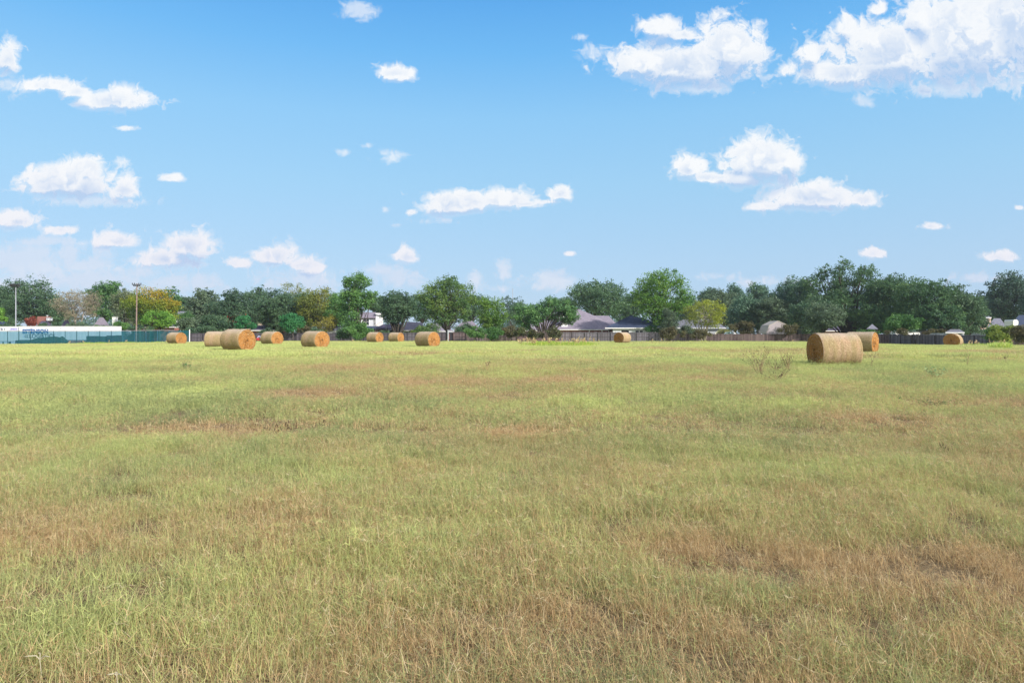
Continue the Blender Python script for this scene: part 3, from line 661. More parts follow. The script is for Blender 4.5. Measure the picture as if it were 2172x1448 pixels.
    C = np.vstack(C); Nn = np.vstack(Nn); Tn = np.clip(np.concatenate(Tn), 0, 1)
    if open_: kp = rs.uniform(0, 1, len(C)) > open_ * (fbm(C[:, 0] * .8 + 50, C[:, 2] * .8 + 9, seed, 3) > .5); C, Nn, Tn = C[kp], Nn[kp], Tn[kp]
    kp = C[:, 2] > .12; C, Nn, Tn = C[kp], Nn[kp], Tn[kp]
    V, Q = shape_leaves(rs, C, Nn, leaf_size, .55)
    mesh_obj('crown', V, Q, leaf, root, {'tone': np.repeat(Tn, 4)})
    return root
M_bark = simple('bark', (.075, .062, .055), .9, .35, 4, bump=.6)
M_barkpale = simple('pale_bark', (.36, .32, .28), .9, .3, 5, bump=.5)
LM = {k: leafmat('leaves_' + k, v) for k, v in LEAF.items()}
def T(*a, **k): return make_tree(*a, **k)
# --- left group
T(60, 66, 586, 694, 152, LM['oak'], 'big dark live oak behind the floodlight pole at the far left', 101, 'live_oak', 16000, .19, open_=.5)
T(-2, 34, 612, 694, 165, LM['oak'], 'dark oak cut by the left edge, behind the floodlight pole', 102, 'live_oak', 8000, .2)
T(-6, 20, 648, 690, 134, LM['bright'], 'small bright green tree at the left edge above the trailers', 103, 'small_tree', 3500, .14, clumps=12)
T(165, 52, 602, 694, 142, LM['dusty'], 'dry grey pink tree with thin foliage behind the white trailer', 104, 'dry_tree', 8500, .12, M_barkpale, 34, open_=.6, twigs=5, stems=3, trunk_r=.16)
T(222, 42, 588, 690, 172, LM['deep'], 'round dark green tree behind the dry grey pink tree', 105, 'broadleaf_tree', 12000, .2)
T(266, 30, 606, 700, 150, LM['grey'], 'dusty grey green tree left of the wooden utility pole', 106, 'broadleaf_tree', 7500, .15, open_=.4, twigs=2)
def autumn(b, x, h, q, rs): return np.clip(b * .5 + .55 * h + .1 * x - .12, 0, 1)
T(322, 58, 606, 702, 137, LM['autumn'], 'orange topped autumn tree behind the green fence by the utility pole', 107, 'autumn_tree', 15000, .16, open_=.3, tone=autumn)
T(338, 34, 654, 702, 131, LM['bright'], 'low bright green tree in front of the orange topped one', 108, 'small_tree', 5500, .14, clumps=16, open_=.3)
T(362, 28, 604, 690, 200, LM['deep'], 'dark tree top rising behind the orange topped tree', 109, 'broadleaf_tree', 6000, .22)
T(392, 22, 622, 690, 210, LM['oak'], 'low dark tree in the gap right of the orange topped tree', 110, 'broadleaf_tree', 5000, .22)
T(440, 44, 608, 716, 158, LM['greyoak'], 'grey green oak at the end of the green fence', 111, 'live_oak', 14000, .19)
def redspots(b, x, h, q, rs): return np.where(q > .93, .97, b * .85)
T(490, 44, 609, 718, 146, LM['oakred'], 'dark oak with a few red leaf patches behind the largest left bale', 112, 'live_oak', 15000, .18, tone=redspots, patchy=.2)
T(540, 38, 600, 700, 170, LM['oak'], 'dark oak with pale sky gaps above the red and blue toy', 113, 'live_oak', 9500, .2, open_=.6)
T(405, 30, 668, 722, 134, LM['greyoak'], 'low dark thicket at the white corner post of the green fence', 114, 'thicket', 6000, .17, clumps=14, cat='bush', group='shrubs along the fences', depthf=.5)
T(455, 34, 664, 722, 133, LM['oak'], 'dark thicket behind the two overlapping left bales', 115, 'thicket', 7000, .17, clumps=16, cat='bush', group='shrubs along the fences', depthf=.5)
T(523, 22, 668, 712, 131, LM['emerald'], 'round green bush right behind the top of the largest left bale', 116, 'bush', 4000, .13, clumps=11, cat='bush', group='shrubs along the fences')
T(592, 50, 608, 716, 152, LM['oak'], 'wide dark oak behind the small emerald tree', 117, 'live_oak', 16000, .18)
T(648, 36, 612, 706, 158, LM['oak'], 'dark oak between the emerald tree and the yellowing tree', 118, 'live_oak', 9000, .19)
T(620, 26, 662, 708, 124, LM['emerald'], 'small emerald green tree behind the fence, left of the shed', 119, 'small_tree', 6000, .13, clumps=16)
def yel(b, x, h, q, rs): return np.clip(b * .8 + .15 * h + .08 * x, 0, 1)
T(676, 50, 606, 702, 150, LM['olive'], 'yellowing olive tree with thin top shoots left of the tall green tree', 120, 'yellowing_tree', 12500, .16, open_=.5, tone=yel, twigs=1)
T(622, 34, 594, 650, 185, LM['olive'], 'thin yellow brown tree tops showing above the dark oaks', 121, 'yellowing_tree', 2600, .15, open_=.6, twigs=2, clumps=20)
T(693, 29, 663, 712, 131, LM['yellowbrown'], 'small yellow brown tree with a pale trunk beside the white shed', 122, 'small_tree', 4200, .12, M_barkpale, 18, open_=.5, twigs=2, trunk_r=.14)
T(756, 50, 565, 722, 129, LM['mid'], 'tallest ragged green tree of the left half, beside the white house', 123, 'broadleaf_tree', 20000, .15, open_=.45, clumps=46,
  lobes=[(0, .55, .62, .45), (.1, .2, .8, .5), (-.35, 0, .6, .5), (0, -.5, .75, .5), (.45, .1, .5, .4), (.05, -.8, .55, .3)], csize=.85, fork=.2)
T(715, 28, 620, 700, 140, LM['mid'], 'green tree leaning against the tallest ragged tree from the left', 124, 'broadleaf_tree', 7000, .15, open_=.3)
T(842, 44, 614, 692, 136, LM['oak'], 'dark spreading oak with a forked trunk above the brick house', 125, 'live_oak', 14000, .16, fork=-.1, trunk_r=.4, flat=.8)
T(948, 70, 579, 710, 141, LM['plane'], 'big open crowned green tree in the centre left', 126, 'broadleaf_tree', 23000, .165, open_=.55, clumps=52, csize=.85, trunk_r=.36)
T(1042, 36, 622, 716, 134, LM['limeorange'], 'lime green tree with a small orange patch right of the big open crowned tree', 127, 'small_tree', 11000, .14, open_=.35, clumps=26)
T(1086, 38, 624, 704, 290, LM['far'], 'far bluish tree clump under the thin mast', 128, 'far_tree', 3000, .3, clumps=14)
T(1152, 72, 616, 708, 134, LM['mid2'], 'wide low green tree covering the left part of the grey roofed house', 129, 'broadleaf_tree', 18000, .15, open_=.4, clumps=44, csize=.8, fork=.05,
  lobes=[(-.5, -.1, .5, .8), (-.1, .15, .5, .8), (.35, .1, .5, .8), (.75, -.1, .28, .5)])
T(1266, 66, 583, 686, 188, LM['deepgrey'], 'tall dark green tree directly behind the grey roofed house', 130, 'broadleaf_tree', 17000, .22, open_=.25)
T(1338, 30, 618, 690, 210, LM['deepgrey'], 'dark tree in the gap left of the bright green tree', 131, 'broadleaf_tree', 6000, .24)
T(1405, 70, 568, 706, 142, LM['vivid'], 'big bright green tree behind the navy roofed house', 132, 'broadleaf_tree', 23000, .165, open_=.5, clumps=50, csize=.85, trunk_r=.34)
T(1420, 25, 650, 712, 134, LM['feather'], 'feathery grey green small tree under the big bright green one', 133, 'small_tree', 5000, .11, clumps=14)
T(1494, 52, 626, 708, 124, LM['lemon'], 'small yellow green tree with many bare grey stems', 134, 'multi_stem_tree', 8200, .115, M_barkpale, 40, open_=.55, stems=7, twigs=4, trunk_r=.10, csize=.75, tone=lambda b, x, h, q, rs: np.clip(b * .6 + .3 * h + .15 * x, 0, 1))
for i, (px, hw, tp, d, lab) in enumerate([(1506, 30, 606, 195, 'grey green tree just right of the big bright tree'), (1560, 44, 600, 182, 'broad bluish dark tree behind the white arched shelter'),
    (1608, 36, 598, 190, 'dark bluish tree left of the gambrel shed'), (1650, 34, 612, 176, 'dark bluish tree right behind the gambrel shed')]):
    T(px, hw, tp, 706, d, LM['blueoak'], lab, 140 + i, 'live_oak', 11000, .21)
T(1606, 26, 592, 640, 230, LM['deepgrey'], 'sparse tree top showing above the row left of the great oak', 145, 'broadleaf_tree', 1500, .2, open_=.6, twigs=2, clumps=9)
# --- right group
T(1690, 56, 578, 702, 148, LM['blueoak'], 'left wing of the oak grove, a bluish oak beside the gambrel shed', 150, 'live_oak', 17000, .18, open_=.2)
T(1796, 108, 543, 704, 142, LM['greatoak'], 'great live oak, the tallest of the grove behind the nearest bale', 151, 'live_oak', 30000, .185, open_=.3, clumps=70, csize=.72, trunk_r=.6, fork=.1,
  lobes=[(0, .25, .62, .7), (-.45, .0, .5, .7), (.5, .0, .5, .75), (0, -.4, .8, .5)])
T(1890, 66, 573, 706, 138, LM['greatoak'], 'oak right of the great oak with lighter green shoots', 152, 'live_oak', 18000, .17, open_=.2, clumps=44)
T(1962, 66, 584, 704, 128, LM['greatoak'], 'broad dark oak above the rightmost bale', 153, 'live_oak', 19000, .165, open_=.15, clumps=48)
T(2036, 50, 600, 712, 128, LM['oak'], 'dark oak at the right end of the grove, next to the small far roof', 154, 'live_oak', 14000, .17)
T(1912, 40, 664, 714, 112, LM['deep2'], 'low green tree leaning over the fence behind the right bales', 155, 'small_tree', 8000, .13, clumps=20)
T(2072, 34, 618, 700, 175, LM['oak'], 'dark tree in the dip of the skyline near the right edge', 156, 'broadleaf_tree', 7000, .2)
T(2142, 58, 570, 702, 160, LM['oakblue'], 'tall dark oak at the right edge with a leaning trunk', 157, 'live_oak', 17000, .2, open_=.2, clumps=44)
T(2215, 50, 590, 702, 150, LM['oakblue'], 'dark oak beyond the right edge of the photo', 158, 'live_oak', 9000, .2)
T(1745, 44, 640, 712, 124, LM['greyoak'], 'low grey green oak crown hanging behind the nearest bale', 159, 'live_oak', 9000, .15, clumps=24)
# --- a second row filling the belt
for i, (px, hw, tp, bt, d, k, lab) in enumerate([
    (118, 40, 622, 700, 205, 'deepgrey', 'far tree between the floodlight pole and the dry grey pink tree'), (20, 46, 622, 700, 215, 'deepgrey', 'far tree low behind the floodlight pole'),
    (285, 44, 618, 700, 205, 'deepgrey', 'far tree behind the utility pole'), (430, 40, 618, 704, 215, 'blueoak', 'far tree behind the grey green oak'),
    (560, 46, 612, 704, 205, 'greyoak', 'far tree behind the wide dark oak'), (705, 46, 616, 706, 200, 'deepgrey', 'far tree left of the tallest ragged tree'),
    (800, 42, 624, 668, 205, 'deepgrey', 'far tree above the white two-storey house'), (895, 40, 622, 690, 205, 'blueoak', 'far tree between forked oak and the open crowned tree'),
    (1000, 40, 618, 690, 205, 'deepgrey', 'far tree between the open crowned tree and the lime tree'), (1110, 44, 636, 694, 210, 'deepgrey', 'far tree behind the wide low tree, left part'),
    (1190, 40, 628, 676, 215, 'deepgrey', 'far tree behind the wide low tree, right part'), (1320, 44, 622, 690, 225, 'blueoak', 'far tree behind the navy roofed house'),
    (1455, 44, 616, 700, 205, 'blueoak', 'far tree between the big bright tree and the yellow green tree'), (1530, 50, 606, 712, 170, 'greyoak', 'dark tree directly behind the yellow green tree'),
    (1585, 46, 622, 716, 150, 'blueoak', 'low dark tree behind the white arched shelter'), (1640, 44, 624, 716, 146, 'greyoak', 'low dark tree behind the gambrel shed'),
    (1720, 60, 626, 716, 136, 'oak', 'low dark oak limbs above the nearest bale'), (1850, 50, 640, 716, 134, 'greatoak', 'low oak limbs behind the small peaked shelter'),
    (1990, 60, 640, 716, 124, 'greatoak', 'low oak limbs behind the rightmost bale'), (2055, 40, 640, 716, 134, 'oak', 'low dark oak left of the pink brick house'),
    (2110, 36, 622, 690, 185, 'blueoak', 'far tree in the dip of the skyline beside the tall right oak')]):
    T(px, hw, tp, bt, d, LM[k], lab, 300 + i, 'background_tree', 9000, .2, clumps=30, open_=.1)
# --- shrubs along the fences
for i, (px, hw, tp, bt, d, k, n, lab) in enumerate([
    (760, 34, 684, 723, 121, 'mid', 5200, 'green bushes under the tallest ragged tree'), (728, 20, 696, 722, 122, 'oak', 2500, 'dark bush right of the white shed'),
    (645, 22, 688, 712, 128, 'brown', 1800, 'brown twiggy bush left of the white shed'), (1010, 26, 690, 722, 125, 'mid', 3200, 'green bush against the fence left of the lime tree'),
    (1046, 24, 694, 722, 122, 'deep2', 3200, 'dark bush under the lime green tree'), (1122, 38, 694, 721, 124, 'vine', 4200, 'brown green vines covering the fence under the wide low tree'),
    (1176, 18, 690, 721, 123, 'vine', 1800, 'thin vine clump at the corner of the blue grey fence'), (1420, 22, 692, 722, 123, 'brown', 2600, 'rusty brown vine hanging on the fence left of the yellow tree'),
    (1478, 34, 698, 722, 119, 'brown', 2200, 'brown brush at the foot of the yellow green tree'), (1576, 34, 680, 712, 134, 'brown', 4200, 'rusty brown bush behind the fence left of the gambrel shed'),
    (1672, 22, 684, 712, 124, 'brown', 2200, 'brown bush right of the gambrel shed'), (2128, 34, 684, 728, 88, 'lemon2', 5200, 'yellow green bush at the right end of the grey fence'),
    (2166, 22, 690, 730, 84, 'brown', 2400, 'brown bush cut by the right edge'), (2104, 18, 694, 728, 90, 'mid', 2600, 'green bush hiding the corner of the grey fence'),
    (568, 22, 696, 722, 134, 'oak', 2600, 'dark bush behind the bale right of the largest left bale'), (300, 30, 692, 704, 122, 'oak', 1800, 'dark hedge top above the green fence'),
    (1940, 70, 698, 711, 106, 'brown', 2600, 'dry brown weeds showing over the grey fence'), (1840, 30, 700, 712, 118, 'deep2', 2000, 'dark bush under the small peaked shelter'),
    (835, 40, 700, 722, 132, 'oak', 2600, 'dark hedge under the forked dark oak'), (905, 34, 682, 722, 134, 'plane', 4200, 'dark green undergrowth left of the pale gate post'), (1385, 30, 690, 722, 136, 'deep2', 2800, 'green bush against the right end of the navy roofed house'), (1455, 30, 688, 716, 131, 'feather', 3000, 'grey green bush before the grey house left of its yellow tree'), (390, 26, 660, 704, 150, 'deep2', 3600, 'green bush behind the end of the green fence'), (105, 30, 684, 700, 126, 'oak', 2200, 'dark bush behind the middle of the lettered trailer'), (175, 34, 682, 700, 126, 'greyoak', 2600, 'grey green bush behind the trailer under the dry grey pink tree'), (18, 26, 684, 700, 128, 'oak', 1800, 'dark bush behind the left edge trailer'), (992, 32, 682, 722, 133, 'oak', 4200, 'dark undergrowth right of the narrow garden gate'),
    (1085, 30, 690, 721, 125, 'brown', 2600, 'brown twiggy undergrowth between lime tree and wide low tree'), (670, 20, 694, 722, 125, 'oak', 1800, 'dark undergrowth under the yellow brown tree'), (430, 40, 690, 722, 128, 'oak', 3600, 'dark undergrowth right of the white corner post'),
    (62, 9, 672, 694, 128, 'red', 1200, 'left one of two pointed red leaved shrubs behind the trailer'), (69, 8, 671, 694, 130, 'red', 1200, 'right one of two pointed red leaved shrubs behind the trailer'),
    (215, 16, 690, 700, 122, 'mid', 900, 'green bush behind the right end of the trailer'), (258, 20, 680, 704, 124, 'mid', 2400, 'green bush beside the white chimney')]):
    T(px, hw, tp, bt, d, LM[k], lab, 200 + i, 'shrub', int(n * 1.3), .11, clumps=12, cat='bush', group='shrubs along the fences', trunk_r=.05, stems=3, depthf=.5, twigs=2 if k == 'brown' else 0)
# far woods closing the horizon
rs = RS(77); C = []; 
for i in range(150):
    px = rs.uniform(-700, 2900); d = rs.uniform(300, 420); x = wx(px, d); h = rs.uniform(8, 15); n = 330
    v = rs.normal(0, 1, (n, 3)); v /= np.linalg.norm(v, axis=1)[:, None]; C.append(np.array([x, d, h * .5 - .6]) + v * [rs.uniform(6, 11), 6, h * .5] * rs.uniform(.7, 1.05, (n, 1)))
C = np.vstack(C); C = C[C[:, 2] > -.4]; V, Q = shape_leaves(rs, C, rs.normal(0, 1, C.shape), .8, .2)
tag(mesh_obj('far_woods', V, Q, LM['far'], None, {'tone': np.repeat(rs.uniform(.1, .9, len(C)), 4)}), 'far bluish wood closing the horizon between the houses', 'woods', kind='stuff')
# ================================================================ BUILDINGS, FENCES, SMALL THINGS
def P(px, py, d): return (wx(px, d), d, wz(py, d))
class Th:
    """a thing whose parts are modelled in world metres and stored relative to its base"""
    def __init__(s, name, label, cat, px, d, group=None):
        x = wx(px, d); s.o = np.array([x, d, g1(x, d)]); s.root = thing(name, label, cat, tuple(s.o), 0, group); s.g = s.o[2]
    def part(s, name, mb, m, parent=None, label=None, smooth=False):
        for v in mb.v: v -= s.o
        o = mb.build(name, m, parent or s.root, smooth)
        if label: o['label'] = label
        return o
def quadbox(mb, px0, px1, py0, py1, d, t, a=0.0, d1=None):
    """box whose front face covers the given picture-metres rectangle at distance d, t deep"""
    x0, x1 = wx(px0, d), wx(px1, d); mb.box(x0, x1, d, d + t, wz(py1, d), wz(py0, d), a)
def shingle(name, c, c2):
    m, t = mat(name); tc = t.new('ShaderNodeTexCoord').outputs['Object']
    n = t.noise(tc, 1.2, 4, .6); br = t.new('ShaderNodeTexBrick'); mp = t.new('ShaderNodeMapping'); t.l.new(tc, mp.inputs[0])
    sp = t.new('ShaderNodeSeparateXYZ'); t.l.new(tc, sp.inputs[0]); cb = t.new('ShaderNodeCombineXYZ'); t.l.new(sp.outputs[0], cb.inputs[0]); t.l.new(sp.outputs[2], cb.inputs[1])
    t.l.new(cb.outputs[0], br.inputs['Vector']); br.inputs['Scale'].default_value = 2.2; br.inputs['Mortar Size'].default_value = .02; br.inputs['Color1'].default_value = c4(c); br.inputs['Color2'].default_value = c4(c2)
    br.inputs['Mortar'].default_value = c4(tuple(v * .6 for v in c2)); br.inputs['Brick Width'].default_value = .9; br.inputs['Row Height'].default_value = .3
    cc = t.mix(t.rng(n, .35, .65, 0, .4), br.outputs[0], c2); princ(t, cc, .9, t.noise(tc, 12, 3), .4, .03, spec=.1); return m
def brickm(name, c, c2, mo):
    m, t = mat(name); tc = t.new('ShaderNodeTexCoord').outputs['Object']
    sp = t.new('ShaderNodeSeparateXYZ'); t.l.new(tc, sp.inputs[0]); cb = t.new('ShaderNodeCombineXYZ'); t.l.new(t.math('ADD', sp.outputs[0], sp.outputs[1]), cb.inputs[0]); t.l.new(sp.outputs[2], cb.inputs[1])
    br = t.new('ShaderNodeTexBrick'); t.l.new(cb.outputs[0], br.inputs['Vector']); br.inputs['Scale'].default_value = 3; br.inputs['Color1'].default_value = c4(c); br.inputs['Color2'].default_value = c4(c2); br.inputs['Mortar'].default_value = c4(mo)
    princ(t, br.outputs[0], .9, spec=.1); return m
def plankm(name, stops, rough=.9):
    m, t = mat(name); tc = t.new('ShaderNodeTexCoord').outputs['Object']
    mp = t.new('ShaderNodeMapping'); t.l.new(tc, mp.inputs[0]); mp.inputs['Scale'].default_value = (9, 9, .8); n = t.noise(mp.outputs[0], 1.0, 4, .65); big = t.noise(tc, .35, 3, .6)
    c = t.ramp(t.math('ADD', t.math('MULTIPLY', t.attr('cv'), .45), t.math('ADD', t.math('MULTIPLY', n, .3), t.math('MULTIPLY', big, .35))), stops); princ(t, c, rough, n, .4, .01, spec=.1); return m
M_plank_grey = plankm('weathered_grey_planks', [(.25, (.055, .05, .058)), (.5, (.115, .107, .125)), (.8, (.20, .19, .225))])
M_plank_brown = plankm('weathered_brown_planks', [(.25, (.05, .035, .04)), (.5, (.10, .075, .08)), (.8, (.17, .13, .135))])
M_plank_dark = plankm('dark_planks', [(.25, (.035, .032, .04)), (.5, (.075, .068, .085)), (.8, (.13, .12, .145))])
M_white = simple('white_paint', (.80, .80, .82), .6, .05); M_whitemetal = simple('white_painted_metal', (.74, .74, .76), .45, .05, 1.0)
M_glass = simple('window_glass', (.025, .03, .045), .12, .2, spec=.5); M_steel = simple('galvanised_steel', (.42, .43, .50), .45, .1, metal=.3)
M_dark = simple('dark_metal', (.04, .04, .045), .5, .2); M_rubber = simple('rubber', (.02, .02, .022), .8, .2)
M_mauve = shingle('mauve_grey_shingles', (.29, .26, .31), (.21, .185, .235)); M_navy = shingle('navy_shingles', (.055, .075, .13), (.04, .055, .10)); M_greyroof = shingle('grey_shingles', (.22, .225, .27), (.15, .155, .20))
M_purple = shingle('dark_purple_shingles', (.12, .10, .16), (.08, .07, .11)); M_brick = brickm('red_brick', (.30, .10, .08), (.22, .075, .065), (.35, .28, .25)); M_brickpink = brickm('pink_brick', (.62, .44, .37), (.55, .38, .33), (.6, .5, .45))
M_siding = simple('grey_white_siding', (.62, .64, .70), .7, .06); M_grey = simple('grey_wall', (.36, .38, .42), .8, .1); M_utility = simple('reddish_utility_pole', (.27, .19, .18), .85, .25, 2)

# ---- wooden fences
def wood_fence(label, pts, m, rail_front=True, post_gap=2.4, hvar=.03, seed=1):
    (p0, y0, d0), (p1, y1, d1) = pts
    A = np.array([wx(p0, d0), d0]); B = np.array([wx(p1, d1), d1]); L = np.linalg.norm(B - A); u = (B - A) / L; nrm = np.array([u[1], -u[0]]); nrm *= -np.sign(nrm @ A) if nrm @ A > 0 else 1
    if nrm @ A > 0: nrm = -nrm
    f = Th('wooden_fence', label, 'fence', (p0 + p1) / 2, (d0 + d1) / 2, 'wooden fences along the back of the field'); rs = RS(seed)
    n = int(L / .145); mb = MB(); k = np.arange(n + 1) * .145; xs = A[0] + u[0] * k; ys = A[1] + u[1] * k; gg = gz(xs, ys); tz = np.linspace(wz(y0, d0), wz(y1, d1), n + 1)
    for i in range(n):
        w = .067; c = np.array([xs[i], ys[i]]); a = c - u * w; b = c + u * w; th_ = nrm * .018; z0 = gg[i] - .02; z1 = tz[i] + rs.normal(0, hvar); e = nrm * rs.uniform(-.006, .006)
        q = [a - th_ + e, b - th_ + e, b + th_ + e, a + th_ + e]
        mb.add([(*v, z0) for v in q] + [(*v, z1) for v in q], [(0, 3, 2, 1), (4, 5, 6, 7), (0, 1, 5, 4), (1, 2, 6, 5), (2, 3, 7, 6), (3, 0, 4, 7)], rs.uniform(0, 1))
    f.part('plank_panel', mb, m)
    side = 1 if rail_front else -1
    for fr in (.12, .55, .93):
        mb = MB(); c0 = A + nrm * .05 * side; c1 = B + nrm * .05 * side; zz0 = g1(*A) * (1 - fr) + tz[0] * fr; zz1 = g1(*B) * (1 - fr) + tz[-1] * fr
        mb.tube([(*c0, zz0), (*c1, zz1)], .045, 4, .5); f.part('rail', mb, m)
    for q in np.arange(0, L + .1, post_gap):
        c = A + u * q + nrm * .12 * side; t_ = q / L; mb = MB(); h = .055; z = tz[0] * (1 - t_) + tz[-1] * t_
        mb.box(c[0] - h, c[0] + h, c[1] - h, c[1] + h, g1(*c) - .1, z - .02 + rs.uniform(-.03, .05), rs.uniform(0, .5)); f.part('post', mb, m)
wood_fence('dark shaded wooden fence behind the left bales and the emerald tree', [(404, 706.5, 126), (690, 706, 127)], M_plank_dark, seed=1)  # the dark planks put this fence's shade into its colour
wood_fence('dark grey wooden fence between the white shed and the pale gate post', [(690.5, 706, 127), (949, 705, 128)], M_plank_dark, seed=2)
wood_fence('brown shaded wooden fence under the lime tree and the wide low tree', [(962, 704, 128), (1186, 703, 128)], M_plank_brown, seed=3, hvar=.05)
wood_fence('blue grey weathered wooden fence with posts in front of the grey roofed brick house', [(1186.5, 704, 128), (1411, 705, 127)], M_plank_grey, seed=4)
wood_fence('brown purple wooden fence from the yellow tree to the gambrel shed', [(1411.5, 707.5, 127), (1700, 708.5, 124)], M_plank_brown, seed=5, rail_front=False)
wood_fence('brown wooden fence directly behind the nearest bale', [(1700.5, 708.5, 124), (1888, 708.7, 112)], M_plank_brown, seed=6)
wood_fence('grey wooden fence behind the rightmost bale, ending in a corner', [(1888.5, 708.7, 112), (2112, 710.8, 92)], M_plank_grey, seed=7, hvar=.05)
wood_fence('short grey fence return running back from the corner near the right edge', [(2112.6, 710.8, 92), (2122, 710, 112)], M_plank_grey, seed=8)
wood_fence('brown fence behind the bushes at the far right edge', [(2123, 713.5, 112), (2260, 714, 108)], M_plank_brown, seed=9)
f = Th('garden_gate', 'narrow dark garden gate in the wooden fence behind the open crowned tree', 'gate', 957, 128)
mb = MB(); quadbox(mb, 953.5, 961, 705, 722, 128.05, .05); f.part('gate_panel', mb, M_plank_dark)
mb = MB(); quadbox(mb, 951.5, 962, 703, 704.8, 127.95, .14); quadbox(mb, 961.2, 962.2, 704.9, 722, 127.95, .14); f.part('gate_frame', mb, M_steel)
f = Th('fence_post', 'thick pale post beside the narrow dark garden gate', 'post', 950.5, 127.8)
mb = MB(); x = wx(950.3, 127.8); mb.tube([(x, 127.8, f.g - .1), (x, 127.8, wz(700.5, 127.8))], .14, 8); f.part('shaft', mb, M_grey)
mb = MB(); mb.tube([(x, 127.8, wz(700.4, 127.8)), (x, 127.8, wz(699.6, 127.8))], [.18, .12], 8); f.part('cap', mb, M_grey)

# ---- green screened chain-link fence
m, t = mat('green_screen_fabric'); tc = t.new('ShaderNodeTexCoord').outputs['Object']
mp = t.new('ShaderNodeMapping'); t.l.new(tc, mp.inputs[0]); mp.inputs['Scale'].default_value = (2.5, 1, .15); n = t.noise(mp.outputs[0], 1.0, 4, .6)
p = princ(t, t.mix(n, (.010, .10, .14), (.018, .155, .19)), .7, n, .3, .02, spec=.2); tb = t.new('ShaderNodeBsdfTransparent'); tb.inputs[0].default_value = (.44, .66, .86, 1)
ms = t.new('ShaderNodeMixShader'); t.put(ms.inputs[0], t.rng(n, .3, .7, .42, .56)); t.l.new(tb.outputs[0], ms.inputs[1]); t.l.new(p.outputs[0], ms.inputs[2]); t.l.new(ms.outputs[0], t.out.inputs[0]); M_screen = m
f = Th('screened_fence', 'tall chain fence with see-through teal green screen in front of the white trailers', 'fence', 200, 110)
DF = 110; xs = np.linspace(wx(-260, DF), wx(401, DF), 240); gg = gz(xs, xs * 0 + DF); top = np.interp(xs, [wx(-260, DF), wx(240, DF), wx(401, DF)], [wz(702.3, DF), wz(702, DF), wz(700.2, DF)])
yy = DF + .02 * np.sin(xs * 4) + .015 * np.sin(xs * 11); kz = 6; V = []
for k in range(kz): V.append(np.stack([xs, yy + .01 * k * np.sin(xs * 2), gg - .05 + (top - gg) * k / (kz - 1)], 1))
V = np.vstack(V) - f.o; ii = np.arange(240 * kz).reshape(kz, 240); Q = np.stack([ii[:-1, :-1].ravel(), ii[:-1, 1:].ravel(), ii[1:, 1:].ravel(), ii[1:, :-1].ravel()], 1)
mesh_obj('screen_cloth', V, Q, M_screen, f.root, smooth=True)
mb = MB(); mb.tube([(a, DF - .05, b + .03) for a, b in zip(xs[::12], top[::12])], .035, 6); f.part('top_rail', mb, M_steel)
for px in list(np.arange(-230, 395, 24.5)):
    x = wx(px, DF); mb = MB(); mb.tube([(x, DF + .08, g1(x, DF) - .1), (x, DF + .08, float(np.interp(x, xs, top)) + .02)], .045, 6); f.part('post', mb, M_dark if px < 240 else M_steel)
f = Th('corner_post', 'white corner post ending the green screened fence', 'post', 402, 110)
mb = MB(); x = wx(402, 110); mb.tube([(x, 110, f.g - .1), (x, 110, wz(699.2, 110))], .075, 8); f.part('shaft', mb, M_white)
mb = MB(); mb.tube([(x, 110, wz(699.1, 110)), (x, 110, wz(698.6, 110))], [.09, .03], 8); f.part('cap', mb, M_white)

# ---- trailers
def text_obj(s, body, size, x, y, z, m, name, parent, o, sx=1.0, bold=0.0):
    c = bpy.data.curves.new(name, 'FONT'); c.body = body; c.size = size; c.extrude = .004; c.offset = bold; c.align_x = 'LEFT'; c.space_character = 1.04
    tmp = bpy.data.objects.new(name, c); col.objects.link(tmp); bpy.context.view_layer.update()
    me = bpy.data.meshes.new_from_object(tmp.evaluated_get(bpy.context.evaluated_depsgraph_get())); bpy.data.objects.remove(tmp)
    me.materials.clear(); me.materials.append(m); v = np.zeros(len(me.vertices) * 3, np.float32); me.vertices.foreach_get('co', v); v = v.reshape(-1, 3)
    w = v[:, 0].max() - v[:, 0].min(); v[:, 0] = (v[:, 0] - v[:, 0].min()) * sx / w   # sx = wanted width in metres
    V = np.stack([v[:, 0] + x, -v[:, 2] + y, v[:, 1] + z], 1) - o; me.vertices.foreach_set('co', V.astype(np.float32).ravel()); me.update()
    ob = bpy.data.objects.new(name, me); col.objects.link(ob); ob.parent = parent; return ob
M_ink = simple('blue_lettering', (.03, .12, .36), .5, .05); M_inkgrey = simple('grey_blue_lettering', (.03, .06, .13), .5, .05); M_inkdark = simple('navy_lettering', (.015, .03, .08), .5, .05); M_lilac = simple('lilac_panel', (.62, .62, .86), .5, .05)
